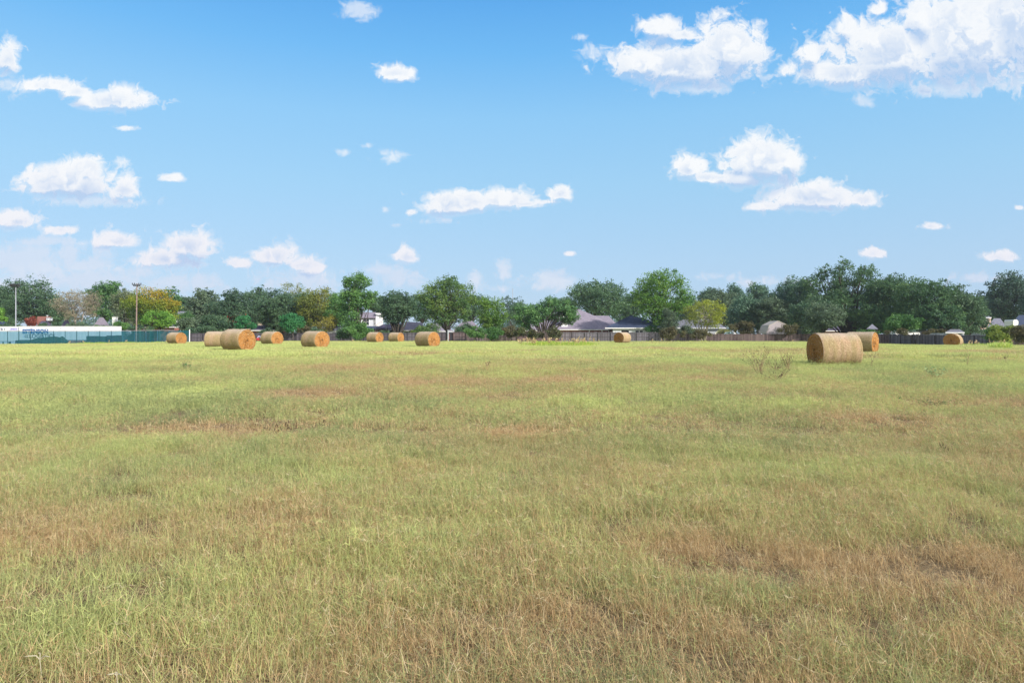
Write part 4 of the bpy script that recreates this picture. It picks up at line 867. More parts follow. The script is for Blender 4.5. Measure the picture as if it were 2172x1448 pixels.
def trailer(label, px0, px1, ytop, d, seed):
    f = Th('cargo_trailer', label, 'trailer', (px0 + px1) / 2, d, 'white trailers behind the green fence'); x0, x1 = wx(px0, d), wx(px1, d); zt = wz(ytop, d); zb = f.g + 1.15; g0 = f.g
    mb = MB(); mb.box(x0, x1, d, d + 2.5, zb, zt - .06, 0); n = int((x1 - x0) / .6)
    for i in range(1, n): mb.box(x0 + i * .6 - .02, x0 + i * .6 + .02, d - .012, d, zb + .15, zt - .12, .1)
    body = f.part('body', mb, M_whitemetal)
    mb = MB(); mb.box(x0 - .02, x1 + .02, d - .03, d + 2.53, zt - .06, zt + .02); f.part('roof', mb, M_whitemetal)
    mb = MB(); mb.box(x0, x1, d - .02, d + .1, zb - .14, zb); f.part('side_rail', mb, M_steel)
    for xx in (x0 + 1.6, x0 + 2.9):
        for yy_ in (d + .2, d + 2.1):
            mb = MB(); mb.tube([(xx, yy_ - .15, g0 + .52), (xx, yy_ + .15, g0 + .52)], .5, 18); w = f.part('wheel', mb, M_rubber)
            mb = MB(); mb.tube([(xx, yy_ - .17, g0 + .52), (xx, yy_ - .151, g0 + .52)], .26, 12); f.part('rim', mb, M_steel, w)
    mb = MB(); mb.box(x1 - 3, x1 - 2.85, d + .3, d + .45, g0, zb - .15); mb.box(x1 - 3, x1 - 2.85, d + 2.0, d + 2.15, g0, zb - .15); f.part('landing_gear', mb, M_dark)
    return f, body
DT = 117
f, body = trailer('long white trailer lettered in blue, ending left of the green bush', 40.5, 240, 692, DT, 1)
# lettering and small vents on the side
text_obj(None, 'ESTENSON', 1.0, wx(48, DT), DT - .035, wz(706.9, DT), M_ink, 'lettering', f.root, f.o, (102.5 - 48) * DT / F, .05)
text_obj(None, 'LOGISTICS', .98, wx(62.5, DT), DT - .035, wz(716.6, DT), M_inkgrey, 'lettering', f.root, f.o, (117 - 62.5) * DT / F, .012)
for k, (px, mm) in enumerate([(48.5, M_lilac), (52, M_inkgrey), (56, M_inkdark)]):
    mb = MB(); x = wx(px, DT); z = wz(713, DT); h = .28
    for sg in (1, -1): mb.slab([(x, DT - .03, z), (x + .12, DT - .03, z), (x + .40, DT - .03, z + sg * h), (x + .24, DT - .03, z + sg * h)][::sg], .006)
    f.part('arrow_emblem', mb, mm)
for px in (66, 98, 129, 159, 189):
    mb = MB(); quadbox(mb, px - 1.6, px + 1.6, 695.6, 696.9, DT - .04, .03)
    f.part('vent', mb, M_steel)
f, body = trailer('white trailer at the left edge with a lilac lettered panel', -150, 39.3, 692.5, DT + .3, 2)
mb = MB(); quadbox(mb, 18.5, 38.5, 694.2, 700.8, DT + .25, .035); pn = f.part('side_panel', mb, M_lilac)
M_purp = simple('purple_lettering', (.22, .16, .50), .5, .05)
text_obj(None, 'amatco', .45, wx(20, DT), DT + .24, wz(699, DT), M_purp, 'lettering', f.root, f.o, 14 * DT / F, .01)
mb = MB(); quadbox(mb, 9.3, 10.5, 696.3, 699.5, DT + .26, .03); quadbox(mb, 1.5, 2.6, 694.6, 700, DT + .26, .03); quadbox(mb, 3.4, 5.4, 696.6, 700, DT + .26, .03, .3); f.part('marking', mb, M_inkgrey)
# things standing between trailer and screen
def mound(name, label, pts, d, m, cat):
    f = Th(name, label, cat, (pts[0][0] + pts[-1][0]) / 2, d); rs = RS(len(pts)); V = []; n = 60; pxs = np.linspace(pts[0][0], pts[-1][0], n); tops = np.interp(pxs, [p[0] for p in pts], [p[1] for p in pts])
    prof = [(-1.3, 0), (-.95, .55), (-.45, .92), (0, 1), (.5, .9), (1, .5), (1.3, 0)]
    for dy, hh in prof:
        xs_ = wx(pxs, d); zt = wz(tops, d); g_ = gz(xs_, xs_ * 0 + d) - .1; z = g_ + (zt - g_) * hh; V.append(np.stack([xs_, d + dy + rs.normal(0, .04, n), z + rs.normal(0, .03, n) * (hh > 0)], 1))
    V = np.vstack(V) - f.o; ii = np.arange(n * 7).reshape(7, n); Q = np.stack([ii[:-1, :-1].ravel(), ii[:-1, 1:].ravel(), ii[1:, 1:].ravel(), ii[1:, :-1].ravel()], 1)
    mesh_obj('heap', V, Q, m, f.root, smooth=True); return f
M_heap = simple('dark_soil', (.05, .06, .045), .95, .4, 3, bump=.5)
mound('soil_heap', 'long dark heap behind the green screen, below the blue lettering', [(42, 726), (44, 721.5), (66, 720.5), (76, 717.5), (92, 716), (104, 713.8), (118, 713.5), (127, 715.5), (129.5, 714.5), (132, 712.5), (135, 717), (139, 719.5), (140, 725)], 113.2, M_heap, 'heap')
f = Th('stacked_crates', 'dark stack of slatted crates behind the green screen right of the heap', 'crates', 207, 113)
rsx = RS(3)
for k, (a, b, c) in enumerate([(183, 204, 712.5), (204.4, 222, 713), (226, 246, 711.4), (246.4, 262, 710.8)]):
    mb = MB(); quadbox(mb, a, b, c, 727, 113.1, 1.1, .2)
    for q in range(6): quadbox(mb, a + .2, b - .2, c + 1 + q * 2.3, c + 2 + q * 2.3, 113.05, .05, .8)
    f.part('crate', mb, M_plank_dark)
f = Th('bin', 'small dark bin behind the green screen left of the heap', 'bin', 35, 113)
mb = MB(); quadbox(mb, 32.5, 37.5, 722.3, 727, 113, .5); f.part('body', mb, M_dark); mb = MB(); quadbox(mb, 32.2, 37.8, 721.6, 722.2, 112.96, .58); f.part('lid', mb, M_dark)

# ---- poles
f = Th('floodlight_pole', 'tall pale grey pole with three floodlights in front of the big dark oak', 'light pole', 33.5, 122); d = 122; x = wx(33.5, d)
mb = MB(); mb.tube([(x, d, f.g - .1), (x, d, wz(650, d)), (x, d, wz(609, d))], [.10, .08, .06], 10); f.part('pole', mb, M_steel)
mb = MB(); z = wz(608.2, d); mb.box(wx(24.5, d), wx(42.5, d), d - .05, d + .05, z - .05, z + .05); mb.tube([(wx(28, d), d, z), (x, d, z - .45)], .03, 5); mb.tube([(wx(39, d), d, z), (x, d, z - .45)], .03, 5); f.part('crossarm', mb, M_dark)
for px in (26.5, 33.5, 41):
    mb = MB(); xx = wx(px, d); mb.slab([(xx - .24, d - .12, z + .08), (xx + .24, d - .12, z + .08), (xx + .24, d - .3, z + .52), (xx - .24, d - .3, z + .52)], -.16); l = f.part('lamp_head', mb, M_dark)
    mb = MB(); mb.slab([(xx - .2, d - .14, z + .11), (xx + .2, d - .14, z + .11), (xx + .2, d - .305, z + .49), (xx - .2, d - .305, z + .49)], .012); f.part('glass', mb, M_steel, l)
f = Th('utility_pole', 'reddish wooden utility pole with crossarms in front of the orange topped tree', 'utility pole', 289.5, 118); d = 118; x = wx(289, d)
mb = MB(); mb.tube([(x - .02, d, f.g - .1), (wx(290.5, d), d, wz(601, d))], [.125, .085], 9); f.part('pole', mb, M_utility)
for py, hw_ in ((603.5, 10), (606.5, 7)):
    mb = MB(); z = wz(py, d); mb.box(wx(290.5 - hw_, d), wx(290.5 + hw_, d), d - .14, d - .04, z - .06, z + .06); arm = f.part('crossarm', mb, M_dark)
    for q in (-.9, -.45, .45, .9):
        mb = MB(); xx = wx(290.5 + hw_ * q, d); mb.tube([(xx, d - .09, z + .06), (xx, d - .09, z + .16), (xx, d - .09, z + .3)], [.05, .08, .04], 7); f.part('insulator', mb, M_dark, arm)
f = Th('radio_mast', 'very thin far radio mast rising above the bluish tree clump', 'mast', 1087.5, 300); d = 300; x = wx(1087.5, d)
mb = MB(); mb.tube([(x, d, f.g), (x, d, wz(611, d))], .13, 5); mb.box(x - .4, x + .4, d - .05, d + .05, wz(616, d) - .05, wz(616, d) + .05); f.part('shaft', mb, M_steel)

# ---- houses
def wall_of(f, rects, m, t=.25, name='wall'):
    for (a, b, y0, y1, d) in rects:
        mb = MB(); x0, x1 = wx(a, d), wx(b, d); mb.box(x0, x1, d, d + t, min(f.g - .1, wz(y1, d)) if y1 > 706 else wz(y1, d), wz(y0, d)); f.part(name, mb, m)
def roof_of(f, polys, m, t=.18, name='roof'):
    mb = MB()
    for poly in polys: mb.slab([P(*q) for q in poly], t)
    return f.part(name, mb, m)
def trim_of(f, rects, m=None, t=.12, name='fascia'):
    for (a, b, y0, y1, d) in rects:
        mb = MB(); quadbox(mb, a, b, y0, y1, d, t); f.part(name, mb, m or M_white)
def win_of(f, rects, cross=True):
    for (a, b, y0, y1, d) in rects:
        mb = MB(); quadbox(mb, a, b, y0, y1, d - .05, .04); w = f.part('window', mb, M_glass)
        mb = MB(); e = .45; quadbox(mb, a - e, b + e, y0 - e, y0, d - .09, .08); quadbox(mb, a - e, b + e, y1, y1 + e, d - .09, .08); quadbox(mb, a - e, a, y0, y1, d - .09, .08); quadbox(mb, b, b + e, y0, y1, d - .09, .08)
        if cross:
            c = (a + b) / 2; yc = (y0 + y1) / 2; quadbox(mb, c - .3, c + .3, y0, y1, d - .085, .03); quadbox(mb, a, b, yc - .25, yc + .25, d - .085 - .004, .03)
        f.part('window_frame', mb, M_white, w)
def chimney(f, a, b, y0, y1, d, m, depth=.9, cap=True):
    mb = MB(); quadbox(mb, a, b, y0, y1, d, depth); c = f.part('chimney', mb, m)
    if cap: mb = MB(); quadbox(mb, a - .6, b + .6, y0 - .9, y0 - .05, d - .06, depth + .12); f.part('chimney_cap', mb, m, c)
# big mauve roofed brick house
f = Th('brick_house', 'brick house with a large mauve grey hip roof and a white chimney', 'house', 1240, 150); d = 150; b = 162
roof_of(f, [[(1096, 700.5, d), (1247, 698.3, d), (1226, 654.5, b), (1150, 666, b)], [(1247, 698.3, d), (1311, 698.3, d + .5), (1291, 669.5, b), (1260, 669.2, b), (1226, 654.5, b)],
            [(1311, 698.3, d + .5), (1316, 697, 170), (1291, 669.5, b)], [(1316, 697, 172), (1096, 699, 172), (1150, 666, b), (1226, 654.5, b), (1260, 669.2, b), (1291, 669.5, b)]], M_mauve, .15)
roof_of(f, [[(1290, 698.2, d - .6), (1316, 697.8, d - .4), (1310, 684.5, b - 4), (1298, 681, b - 4)]], M_mauve, .15)
trim_of(f, [(1187, 1311, 698.5, 699.9, d - .05), (1096, 1186.8, 700.6, 702.2, d - .05)])
wall_of(f, [(1100, 1246, 700, 722, d + .7), (1246.2, 1310, 700, 722, d + .9)], M_brick)
mb = MB(); x0, x1 = wx(1100, d), wx(1309, d); mb.box(x0, x0 + .25, d + 1.2, d + 20, f.g, wz(700, d)); mb.box(x1 - .25, x1, d + 1.4, d + 19, f.g, wz(700, d)); f.part('wall', mb, M_brick)
chimney(f, 1191, 1204, 667, 694, d + 1.6, M_white, 1.2)
for px in (1250, 1277, 1291): mb = MB(); quadbox(mb, px - .6, px + .6, 700, 724, d + .1, .14); f.part('porch_post', mb, M_white)
# navy roofed house
f = Th('white_house', 'low white house with a navy hip roof and small dark windows', 'house', 1345, 138); d = 138; b = 148
roof_of(f, [[(1284, 694.5, d), (1405, 694.8, d), (1375, 678, b), (1338, 668.5, b)], [(1405, 694.8, d), (1402, 695, 158), (1375, 678, b)], [(1284, 694.5, d), (1338, 668.5, b), (1300, 695, 158)],
            [(1300, 695, 158), (1338, 668.5, b), (1375, 678, b), (1402, 695, 158)]], M_navy)
trim_of(f, [(1283.5, 1405.5, 694.9, 696.8, d - .04)])
wall_of(f, [(1300, 1318, 697, 724, d + .5), (1334, 1404, 697, 724, d + .5)], M_siding); wall_of(f, [(1318.2, 1333.8, 697, 700.5, d + .5)], M_siding)
mb = MB(); quadbox(mb, 1318.5, 1333.5, 700.6, 722, d + 1.6, .1); f.part('opening_shade_panel', mb, M_dark)  # dark panel stands for the shade inside the garage opening
win_of(f, [(1348, 1355, 701, 704.8, d + .5), (1357, 1363.5, 701, 704.8, d + .5), (1381, 1388.5, 701, 704.5, d + .5)], False)
# grey roofed house behind the yellow tree
f = Th('grey_house', 'long low grey house with a grey roof behind the yellow green tree', 'house', 1475, 138); d = 138; b = 147
roof_of(f, [[(1416, 695, d), (1540, 695, d), (1512, 677, b), (1450, 677, b)], [(1540, 695, d), (1536, 695, 156), (1512, 677, b)], [(1416, 695, d), (1450, 677, b), (1420, 695, 156)], [(1420, 695, 156), (1450, 677, b), (1512, 677, b), (1536, 695, 156)]], M_greyroof)
trim_of(f, [(1415.5, 1540.5, 695.1, 696.7, d - .04)], M_siding); wall_of(f, [(1420, 1536, 697, 722, d + .6)], M_grey); win_of(f, [(1435, 1443, 702, 706.5, d + .6)], False)
# arched shelter
f = Th('arched_shelter', 'white arched metal shelter over the fence right of the yellow green tree', 'shelter', 1555, 134); d = 134
n = 15; V = []; Fq = []
for k in range(n):
    a = math.pi * k / (n - 1); V += [(wx(1536, d) - math.cos(a) * 2.0, d, f.g + 1.3 + 1.45 * math.sin(a)), (wx(1570, d) - math.cos(a) * 1.7, d + 6.5, f.g + 1.0 + 1.3 * math.sin(a))]
for k in range(n - 1): Fq.append((2 * k, 2 * k + 1, 2 * k + 3, 2 * k + 2))
mb = MB(); mb.add(V, Fq); V2 = [(x, y, z - .06) for x, y, z in V]; mb.add(V2, [q[::-1] for q in Fq]); f.part('arched_roof', mb, M_whitemetal, smooth=True)
for k, sx in enumerate((-2, 2)): mb = MB(); mb.tube([(wx(1536, d) + sx, d, f.g), (wx(1536, d) + sx, d, f.g + 1.3)], .06, 6); f.part('leg', mb, M_steel)
for k, sx in enumerate((-1.7, 1.7)): mb = MB(); mb.tube([(wx(1570, d) + sx, d + 6.5, f.g), (wx(1570, d) + sx, d + 6.5, f.g + 1.0)], .06, 6); f.part('leg', mb, M_steel)
f = Th('covered_car', 'pale covered car parked under the white arched shelter', 'car', 1534, 135); d = 135; x0 = wx(1534, d) - 1.2; g0 = f.g
V = []; pr = [(0, .55), (.15, .95), (.5, 1.1), (.85, 1.55), (1.6, 1.7), (2.1, 1.55), (2.4, 1.1)]
for yy_, s_ in ((0, .75), (.25, 1), (1.5, 1), (1.75, .75)): V += [(x0 + a, d + yy_, g0 + .2 + (z_ - .2) * s_) for a, z_ in pr] + [(x0 + 2.42, d + yy_, g0 + .2), (x0 - .02, d + yy_, g0 + .2)]
Fq = [(r * 9 + k, r * 9 + (k + 1) % 9, (r + 1) * 9 + (k + 1) % 9, (r + 1) * 9 + k) for r in range(3) for k in range(9)] + [tuple(range(8, -1, -1)), tuple(range(27, 36))]
mb = MB(); mb.add(V, Fq); f.part('body', mb, M_white, smooth=False)
for xx in (x0 + .45, x0 + 1.95):
    mb = MB(); mb.tube([(xx, d - .02, g0 + .3), (xx, d + .2, g0 + .3)], .3, 14); f.part('wheel', mb, M_rubber)
# gambrel shed
f = Th('gambrel_shed', 'pale pink grey barn shaped shed with gambrel roof behind the brown fence', 'shed', 1649, 130); d = 130
prof = [(1625, 724), (1625.3, 707), (1632, 690.5), (1650, 681.3), (1667, 689), (1673.3, 707), (1673.6, 724)]
M_pink = simple('pinkish_shed_wall', (.38, .34, .37), .8, .1)
mb = MB(); mb.slab([P(a, b_, d) for a, b_ in prof][::-1], -.1); f.part('wall', mb, M_pink)
mb = MB()
for (a, b_), (a2, b2) in zip(prof[1:-1], prof[2:-1]):
    q0, q1 = P(a, b_, d), P(a2, b2, d); off = .09; mb.slab([(q0[0], d - .15, q0[2]), (q1[0], d - .15, q1[2]), (q1[0], d + 4, q1[2]), (q0[0], d + 4, q0[2])], -.12)
f.part('roof', mb, simple('beige_trim', (.45, .41, .37), .8, .1))
# dark house behind the shed
def small_house(label, a, b, ye, yr, d, roofm, wallm, win=(), hip=.3, ctr=None, fascia=True, name='distant_house', chim=None, wallb=722):
    f = Th(name, label, 'house', (a + b) / 2, d, 'houses behind the trees'); w = b - a; r0, r1 = a + w * hip, b - w * hip; bk = d + 5
    roof_of(f, [[(a, ye, d), (b, ye, d), (r1, yr, bk), (r0, yr, bk)], [(b, ye, d), (b - w * .03, ye, d + 10), (r1, yr, bk)], [(a, ye, d), (r0, yr, bk), (a + w * .03, ye, d + 10)], [(a + w * .03, ye, d + 10), (r0, yr, bk), (r1, yr, bk), (b - w * .03, ye, d + 10)]], roofm)
    if fascia: trim_of(f, [(a - .3, b + .3, ye + .05, ye + 1.6, d - .05)])
    wall_of(f, [(a + w * .03, b - w * .03, ye + 1.7, wallb, d + .5)], wallm)
    mb = MB(); x0, x1 = wx(a + w * .04, d), wx(b - w * .04, d); zt_ = wz(ye + 1.8, d); mb.box(x0, x0 + .2, d + .8, d + 9.5, f.g, zt_); mb.box(x1 - .2, x1, d + .8, d + 9.5, f.g, zt_); f.part('wall', mb, wallm)
    win_of(f, [(*q, d + .5) for q in win], True)
    if chim: chimney(f, *chim[:4], d + chim[4], chim[5])
    return f
small_house('dark roofed house just right of the gambrel shed under the oaks', 1668, 1712, 697, 683, 150, M_purple, M_grey)
small_house('house with white eave mostly hidden behind the nearest bale and the oaks', 1700, 1800, 701, 690, 156, M_purple, M_brick)
# white two-storey house
f = Th('white_two_storey_house', 'white two-storey house with a divided dark window beside the tallest ragged tree', 'house', 785, 150); d = 150
wall_of(f, [(761, 797, 673.6, 724, d)], M_siding); wall_of(f, [(797.2, 812, 664, 724, d + .8)], M_white)
roof_of(f, [[(758, 673.5, d - .4), (797, 673.5, d - .4), (797, 662, d + 4), (764, 662, d + 4)], [(758, 673.5, d + 9), (764, 662, d + 4), (797, 662, d + 4), (797, 673.5, d + 9)]], M_mauve)
roof_of(f, [[(796.5, 663.8, d + .5), (812.5, 668, d + .5), (812.5, 668, d + 9), (796.5, 663.8, d + 9)]], M_white, .25)
win_of(f, [(770.5, 782.5, 675.5, 689, d), (793, 796.6, 675, 689.5, d)], True)
roof_of(f, [[(757, 697.5, d - 3.2), (808, 697.5, d - 3.2), (808, 691.5, d - .3), (757, 691.5, d - .3)]], M_navy, .15, 'porch_roof')
trim_of(f, [(757, 808, 697.6, 698.8, d - 3.3)])
for px in (758, 779.5, 800): mb = MB(); quadbox(mb, px - .7, px + .7, 698.9, 724, d - 3.1, .16); f.part('porch_post', mb, M_white)
# striped canopy
f = Th('striped_canopy', 'small pitched canopy with red, yellow, pink and blue stripes by the dark oak', 'canopy', 807, 140); d = 140
cols = [((.70, .04, .02), 0), ((.85, .45, .02), 1), ((.03, .02, .02), 2), ((.70, .05, .03), 3), ((.80, .15, .30), 4), ((.85, .75, .10), 5), ((.75, .70, .85), 6), ((.15, .55, .70), 7)]
ap = 808
for k, (c, i) in enumerate(cols):
    m_ = simple('stripe_cloth', c, .7, .05); fr0, fr1 = (i % 4) / 4, (i % 4 + 1) / 4
    mb = MB(); L0, L1 = ((796, 691), (ap, 681.5)) if i < 4 else ((ap, 681.5), (820, 690))
    lerp = lambda u, yo: P(L0[0] + (L1[0] - L0[0]) * u, L0[1] + (L1[1] - L0[1]) * u, d + yo)
    mb.slab([lerp(fr0, 0), lerp(fr1, 0), lerp(fr1, 2.2), lerp(fr0, 2.2)], .05); s_ = f.part('striped_panel', mb, m_)
for px in (797, 819):
    for yo in (.1, 2.1): mb = MB(); mb.tube([(wx(px, d), d + yo, f.g), (wx(px, d), d + yo, wz(690.6, d))], .05, 6); f.part('leg', mb, M_steel)
# low red brick house with dark patio roof
f = Th('brick_house', 'low red brick house with a dark patio roof behind two small far bales', 'house', 845, 143); d = 143
wall_of(f, [(794, 812, 699, 724, d + .5), (838, 900, 699.5, 724, d + .5)], M_brick); mb = MB(); quadbox(mb, 812.2, 837.8, 699, 722, d + 3, .2); f.part('wall', mb, M_dark)
roof_of(f, [[(790, 698, d - 1.5), (858, 696, d - 1.5), (846, 687.5, d + 5), (812, 688, d + 5)]], M_purple); roof_of(f, [[(855, 700.3, d - .2), (905, 701, d - .2), (895, 684, d + 6), (860, 682, d + 6)]], M_mauve)
trim_of(f, [(856, 868, 700.4, 701.8, d - .3)]); win_of(f, [(857, 860, 703.5, 706, d + .5), (866, 870, 703, 706.5, d + .5)], False)
for px in (811, 837): mb = MB(); quadbox(mb, px - .8, px + .8, 698.5, 724, d - .8, .15); f.part('porch_post', mb, M_dark)
f = Th('garden_shed', 'small white garden shed with a grey gable roof behind the fence', 'shed', 711, 131); d = 131
wall_of(f, [(693, 717, 699.6, 724, d)], M_white)
mb = MB(); mb.slab([P(717.2, 724, d), P(728, 724, d + 1.5), P(728, 699, d + 1.5), P(723.5, 692.5, d + 1), P(717.2, 700, d)], -.08); f.part('wall', mb, simple('cream_wall', (.72, .66, .62), .7, .05))
roof_of(f, [[(692, 700, d - .15), (718, 700, d - .15), (724, 691, d + 1.1), (698, 691, d + 1.3)], [(724, 691, d + 1.1), (729, 699.3, d + 1.9), (704, 699.3, d + 2.6), (698, 691, d + 1.3)]], M_greyroof, .1)
small_house('house with lilac grey roofs seen between the big open crowned tree and lime tree', 962, 1022, 699, 680, 146, M_mauve, M_grey, chim=None, hip=.35)
small_house('lilac roofed house glimpsed under the open crowned tree', 896, 962, 702, 686, 158, M_mauve, M_brick)
small_house('red brick house fragment behind the dark oaks above the ride-on toy', 528, 584, 700, 690, 150, M_purple, M_brick, win=((552, 556, 702.5, 706),))
small_house('pinkish house glimpsed through the dark oaks left of the emerald tree', 500, 530, 680, 668, 182, M_mauve, M_brickpink, win=((510, 514, 683, 688),))
small_house('dark navy roofed house at the left edge', -30, 25, 693, 676, 136, M_navy, M_siding, hip=.42)
small_house('red brick house with a white dormer box behind the lettered trailer', 78, 112, 693, 680.5, 138, M_purple, M_brick)
f = Th('chimney_stack', 'square red brick and white chimney stack above the dark roof behind the trailer', 'chimney', 92, 146); d = 146
wall_of(f, [(79, 98, 671, 690, d)], M_brick, 1.5, 'brick_stack'); mb = MB(); quadbox(mb, 98.3, 104, 673.5, 680, d - .2, 1.2); f.part('box', mb, M_white); mb = MB(); x = wx(97.5, d); mb.tube([(x, d + .4, wz(671, d)), (x, d + .4, wz(669, d))], .16, 8); mb.tube([(x, d + .4, wz(669, d)), (x, d + .4, wz(668.4, d))], [.32, .1], 8); f.part('vent_cap', mb, M_white)
small_house('purple roofed house behind the dry grey pink tree', 124, 158, 694, 678.5, 140, M_purple, M_brick, hip=.45)
small_house('lilac blue roofed house with a tall white chimney behind the end of the trailer', 196, 234, 693, 673, 140, M_mauve, M_siding, hip=.4, chim=(238, 244.5, 673, 700, 1.5, M_white))
small_house('low white trimmed house behind the green fence at the orange topped tree', 286, 372, 693.2, 684, 142, M_purple, M_brick, hip=.1, win=((304, 307, 696, 700), (340, 346, 696, 700)))
small_house('blue grey house glimpsed between orange topped tree and grey green oak', 372, 402, 674, 660, 190, M_greyroof, M_siding, hip=.2, wallb=700)
# right-hand houses
f = Th('peaked_shelter', 'small peaked grey roof shelter under the oaks above the right bales', 'shelter', 1850, 120); d = 120
roof_of(f, [[(1838, 697, d), (1863, 697.5, d), (1850, 687, d + 2)], [(1863, 697.5, d), (1860, 697, d + 4), (1850, 687, d + 2)], [(1838, 697, d), (1850, 687, d + 2), (1841, 697, d + 4)], [(1841, 697, d + 4), (1850, 687, d + 2), (1860, 697, d + 4)]], M_greyroof, .1)
for px in (1840.5, 1856, 1860): mb = MB(); quadbox(mb, px - .7, px + .7, 697.6, 726, d + .2, .15); f.part('leg', mb, M_plank_grey)
f = Th('parked_van', 'white van roof with dark windows showing over the grey fence', 'van', 1891, 118); d = 118
mb = MB(); x0, x1 = wx(1886, d), wx(1899, d) + 3.2; g0 = f.g
mb.slab([(x0 + .6, d, wz(700.6, d)), (x0 + .1, d, wz(704, d)), (x0, d, g0 + .4), (x1, d, g0 + .4), (x1, d, wz(705, d)), (x0 + 1.5, d, wz(704, d)), (x0 + 1.2, d, wz(700.6, d))], -1.8); f.part('body', mb, M_white)
mb = MB(); quadbox(mb, 1888.6, 1891, 702, 704.2, d - .02, .02); quadbox(mb, 1892, 1894, 702, 704.2, d - .02, .02); f.part('window', mb, M_glass)
for xx in (x0 + .6, x1 - .7): mb = MB(); mb.tube([(xx, d - .03, g0 + .35), (xx, d + .22, g0 + .35)], .35, 14); f.part('wheel', mb, M_rubber)
small_house('low grey roof with white eave just above the rightmost bale', 2006, 2046, 704.5, 698, 116, M_greyroof, M_grey, hip=.25)
small_house('two-storey pink brick house with grey hip roof near the right edge', 2064, 2103, 673, 666, 150, M_greyroof, M_brickpink, win=((2090, 2094, 678, 684),), hip=.3)
small_house('house with pale green grey roof and a blue grey vent behind the right bushes', 2092, 2138, 697, 675, 138, M_greyroof, M_grey, hip=.35)
small_house('dark slate roofed house with a white gable box at the right edge', 2132, 2215, 704, 668, 136, M_navy, M_grey, hip=.35)
f = Th('white_gable_box', 'white eight sided dormer box on the dark slate roof at the right edge', 'dormer', 2154, 134); d = 134
mb = MB(); mb.slab([P(2149.5, 690.5, d), P(2158, 690.5, d), P(2160, 687, d), P(2160, 681, d), P(2157, 677.8, d), P(2151, 677.8, d), P(2149.5, 680, d)][::-1], -2.5); f.part('dormer_face', mb, M_white)
mb = MB(); quadbox(mb, 2151, 2158, 691, 724, d + .3, 2); f.part('wall', mb, M_grey)
# ride-on toy between bales
f = Th('ride_on_toy', 'small red ride-on toy with a pale blue arched hood between two left bales', 'ride-on toy', 547, 100); d = 100
mb = MB(); x0 = wx(542.5, d); z0 = f.g + .22
for a_, b_, h_ in ((0, .75, .16), (.1, .35, .3)): mb.box(x0 + a_, x0 + b_, d, d + .6, z0 + (0 if h_ < .2 else .17), z0 + h_ + (0 if h_ < .2 else .1))
f.part('body', mb, simple('red_plastic', (.45, .05, .05), .4, .05))
mb = MB(); mb.tube([(x0 + .1, d + .3, z0 + .3), (x0 + .3, d + .3, z0 + .62), (x0 + .55, d + .3, z0 + .55), (x0 + .72, d + .3, z0 + .15)], .07, 6); f.part('hood', mb, simple('pale_blue_plastic', (.5, .55, .85), .4, .05))
for xx in (x0 + .12, x0 + .62):
    for yo in (-.05, .55): mb = MB(); mb.tube([(xx, d + yo, f.g + .15), (xx, d + yo + .1, f.g + .15)], .15, 12); f.part('wheel', mb, M_rubber)

# ================================================================ WEEDS AND TALL GRASS
M_stem = leafmat('weed_stems', [(0, (.07, .045, .03)), (.02, (.07, .045, .03)), (.03, (.20, .13, .08)), (.5, (.34, .24, .14)), (1, (.50, .40, .24))], .1); M_seed = leafmat('seed_heads', [(0, (.05, .03, .025)), (1, (.16, .09, .06))], .1)
M_tall = leafmat('tall_grass_blades', [(0, (.18, .30, .05)), (.5, (.34, .47, .07)), (.85, (.50, .56, .12)), (1, (.60, .50, .25))], .4); M_plume = leafmat('grass_plumes', [(0, (.42, .30, .16)), (1, (.66, .52, .30))], .3)
def weed(label, px, py_base, h, spread, seed, nstem=9, heads=True, d=None, stem=None, head=None, leafy=None, sw=.006, cat='weed', name='dry_weed', group='dead weeds standing in the grass'):
    d = d or 1.25 * F / (py_base - HY); x = wx(px, d); rs = RS(seed); f = Th(name, label, cat, px, d, group); sm = MB(); hd = MB(); lv = MB()
    for i in range(nstem):
        a = rs.uniform(0, 6.28); tip = np.array([math.cos(a) * spread * rs.uniform(.2, 1), math.sin(a) * spread * rs.uniform(.2, 1), h * rs.uniform(.6, 1)])
        midp = tip * [.35, .35, .55] + rs.normal(0, .02, 3); o = f.o + rs.normal(0, .03, 3) * [1, 1, 0]; sm.tube([o, o + midp, o + tip], [sw, sw * .8, sw * .5], 4, rs.uniform(0, 1), cap=False)
        for k in range(rs.randint(3, 7)):
            u = rs.uniform(.35, 1); s0 = o + (midp * (1 - u) * 2 * u * 0 + tip * u * u + midp * (u * (1 - u)) * 1.6); an = rs.uniform(0, 6.28); ln = h * rs.uniform(.08, .25); e = s0 + np.array([math.cos(an) * ln * .7, math.sin(an) * ln * .7, ln * rs.uniform(.3, 1)])
            sm.tube([s0, e], [sw * .5, sw * .35], 3, rs.uniform(0, 1), cap=False)
            if heads: sm.tube([e - [0, 0, .012], e + [0, 0, .004], e + [0, 0, .022]], [.002 + sw * .6, sw * 1.7, .002], 5, 0.0)
            if leafy:
                for q in range(3):
                    c = e + rs.normal(0, ln * .4, 3); s_ = rs.uniform(.012, .026) * (h / .4); v = rs.normal(0, 1, (2, 3)) * s_; lv.add([c, c + v[0], c + v[0] + v[1], c + v[1]], [(0, 1, 2, 3)], rs.uniform(0, 1))
    def fin(mb, nm, m_):
        if not mb.v: return
        for v in mb.v: v -= f.o
        o_ = mesh_obj(nm, np.vstack(mb.v), mb.f, m_, f.root, {'tone': np.concatenate(mb.a)})
    fin(sm, 'stems', stem or M_stem); fin(hd, 'seed_heads', head or M_seed); fin(lv, 'leaves', leafy or M_stem)
weed('tallest dark dead weed cluster left of the nearest bale', 1612, 792, .85, .6, 1, 20, sw=.005)
weed('low middle dead weed left of the nearest bale', 1642, 790, .5, .45, 2, 12, sw=.0045)
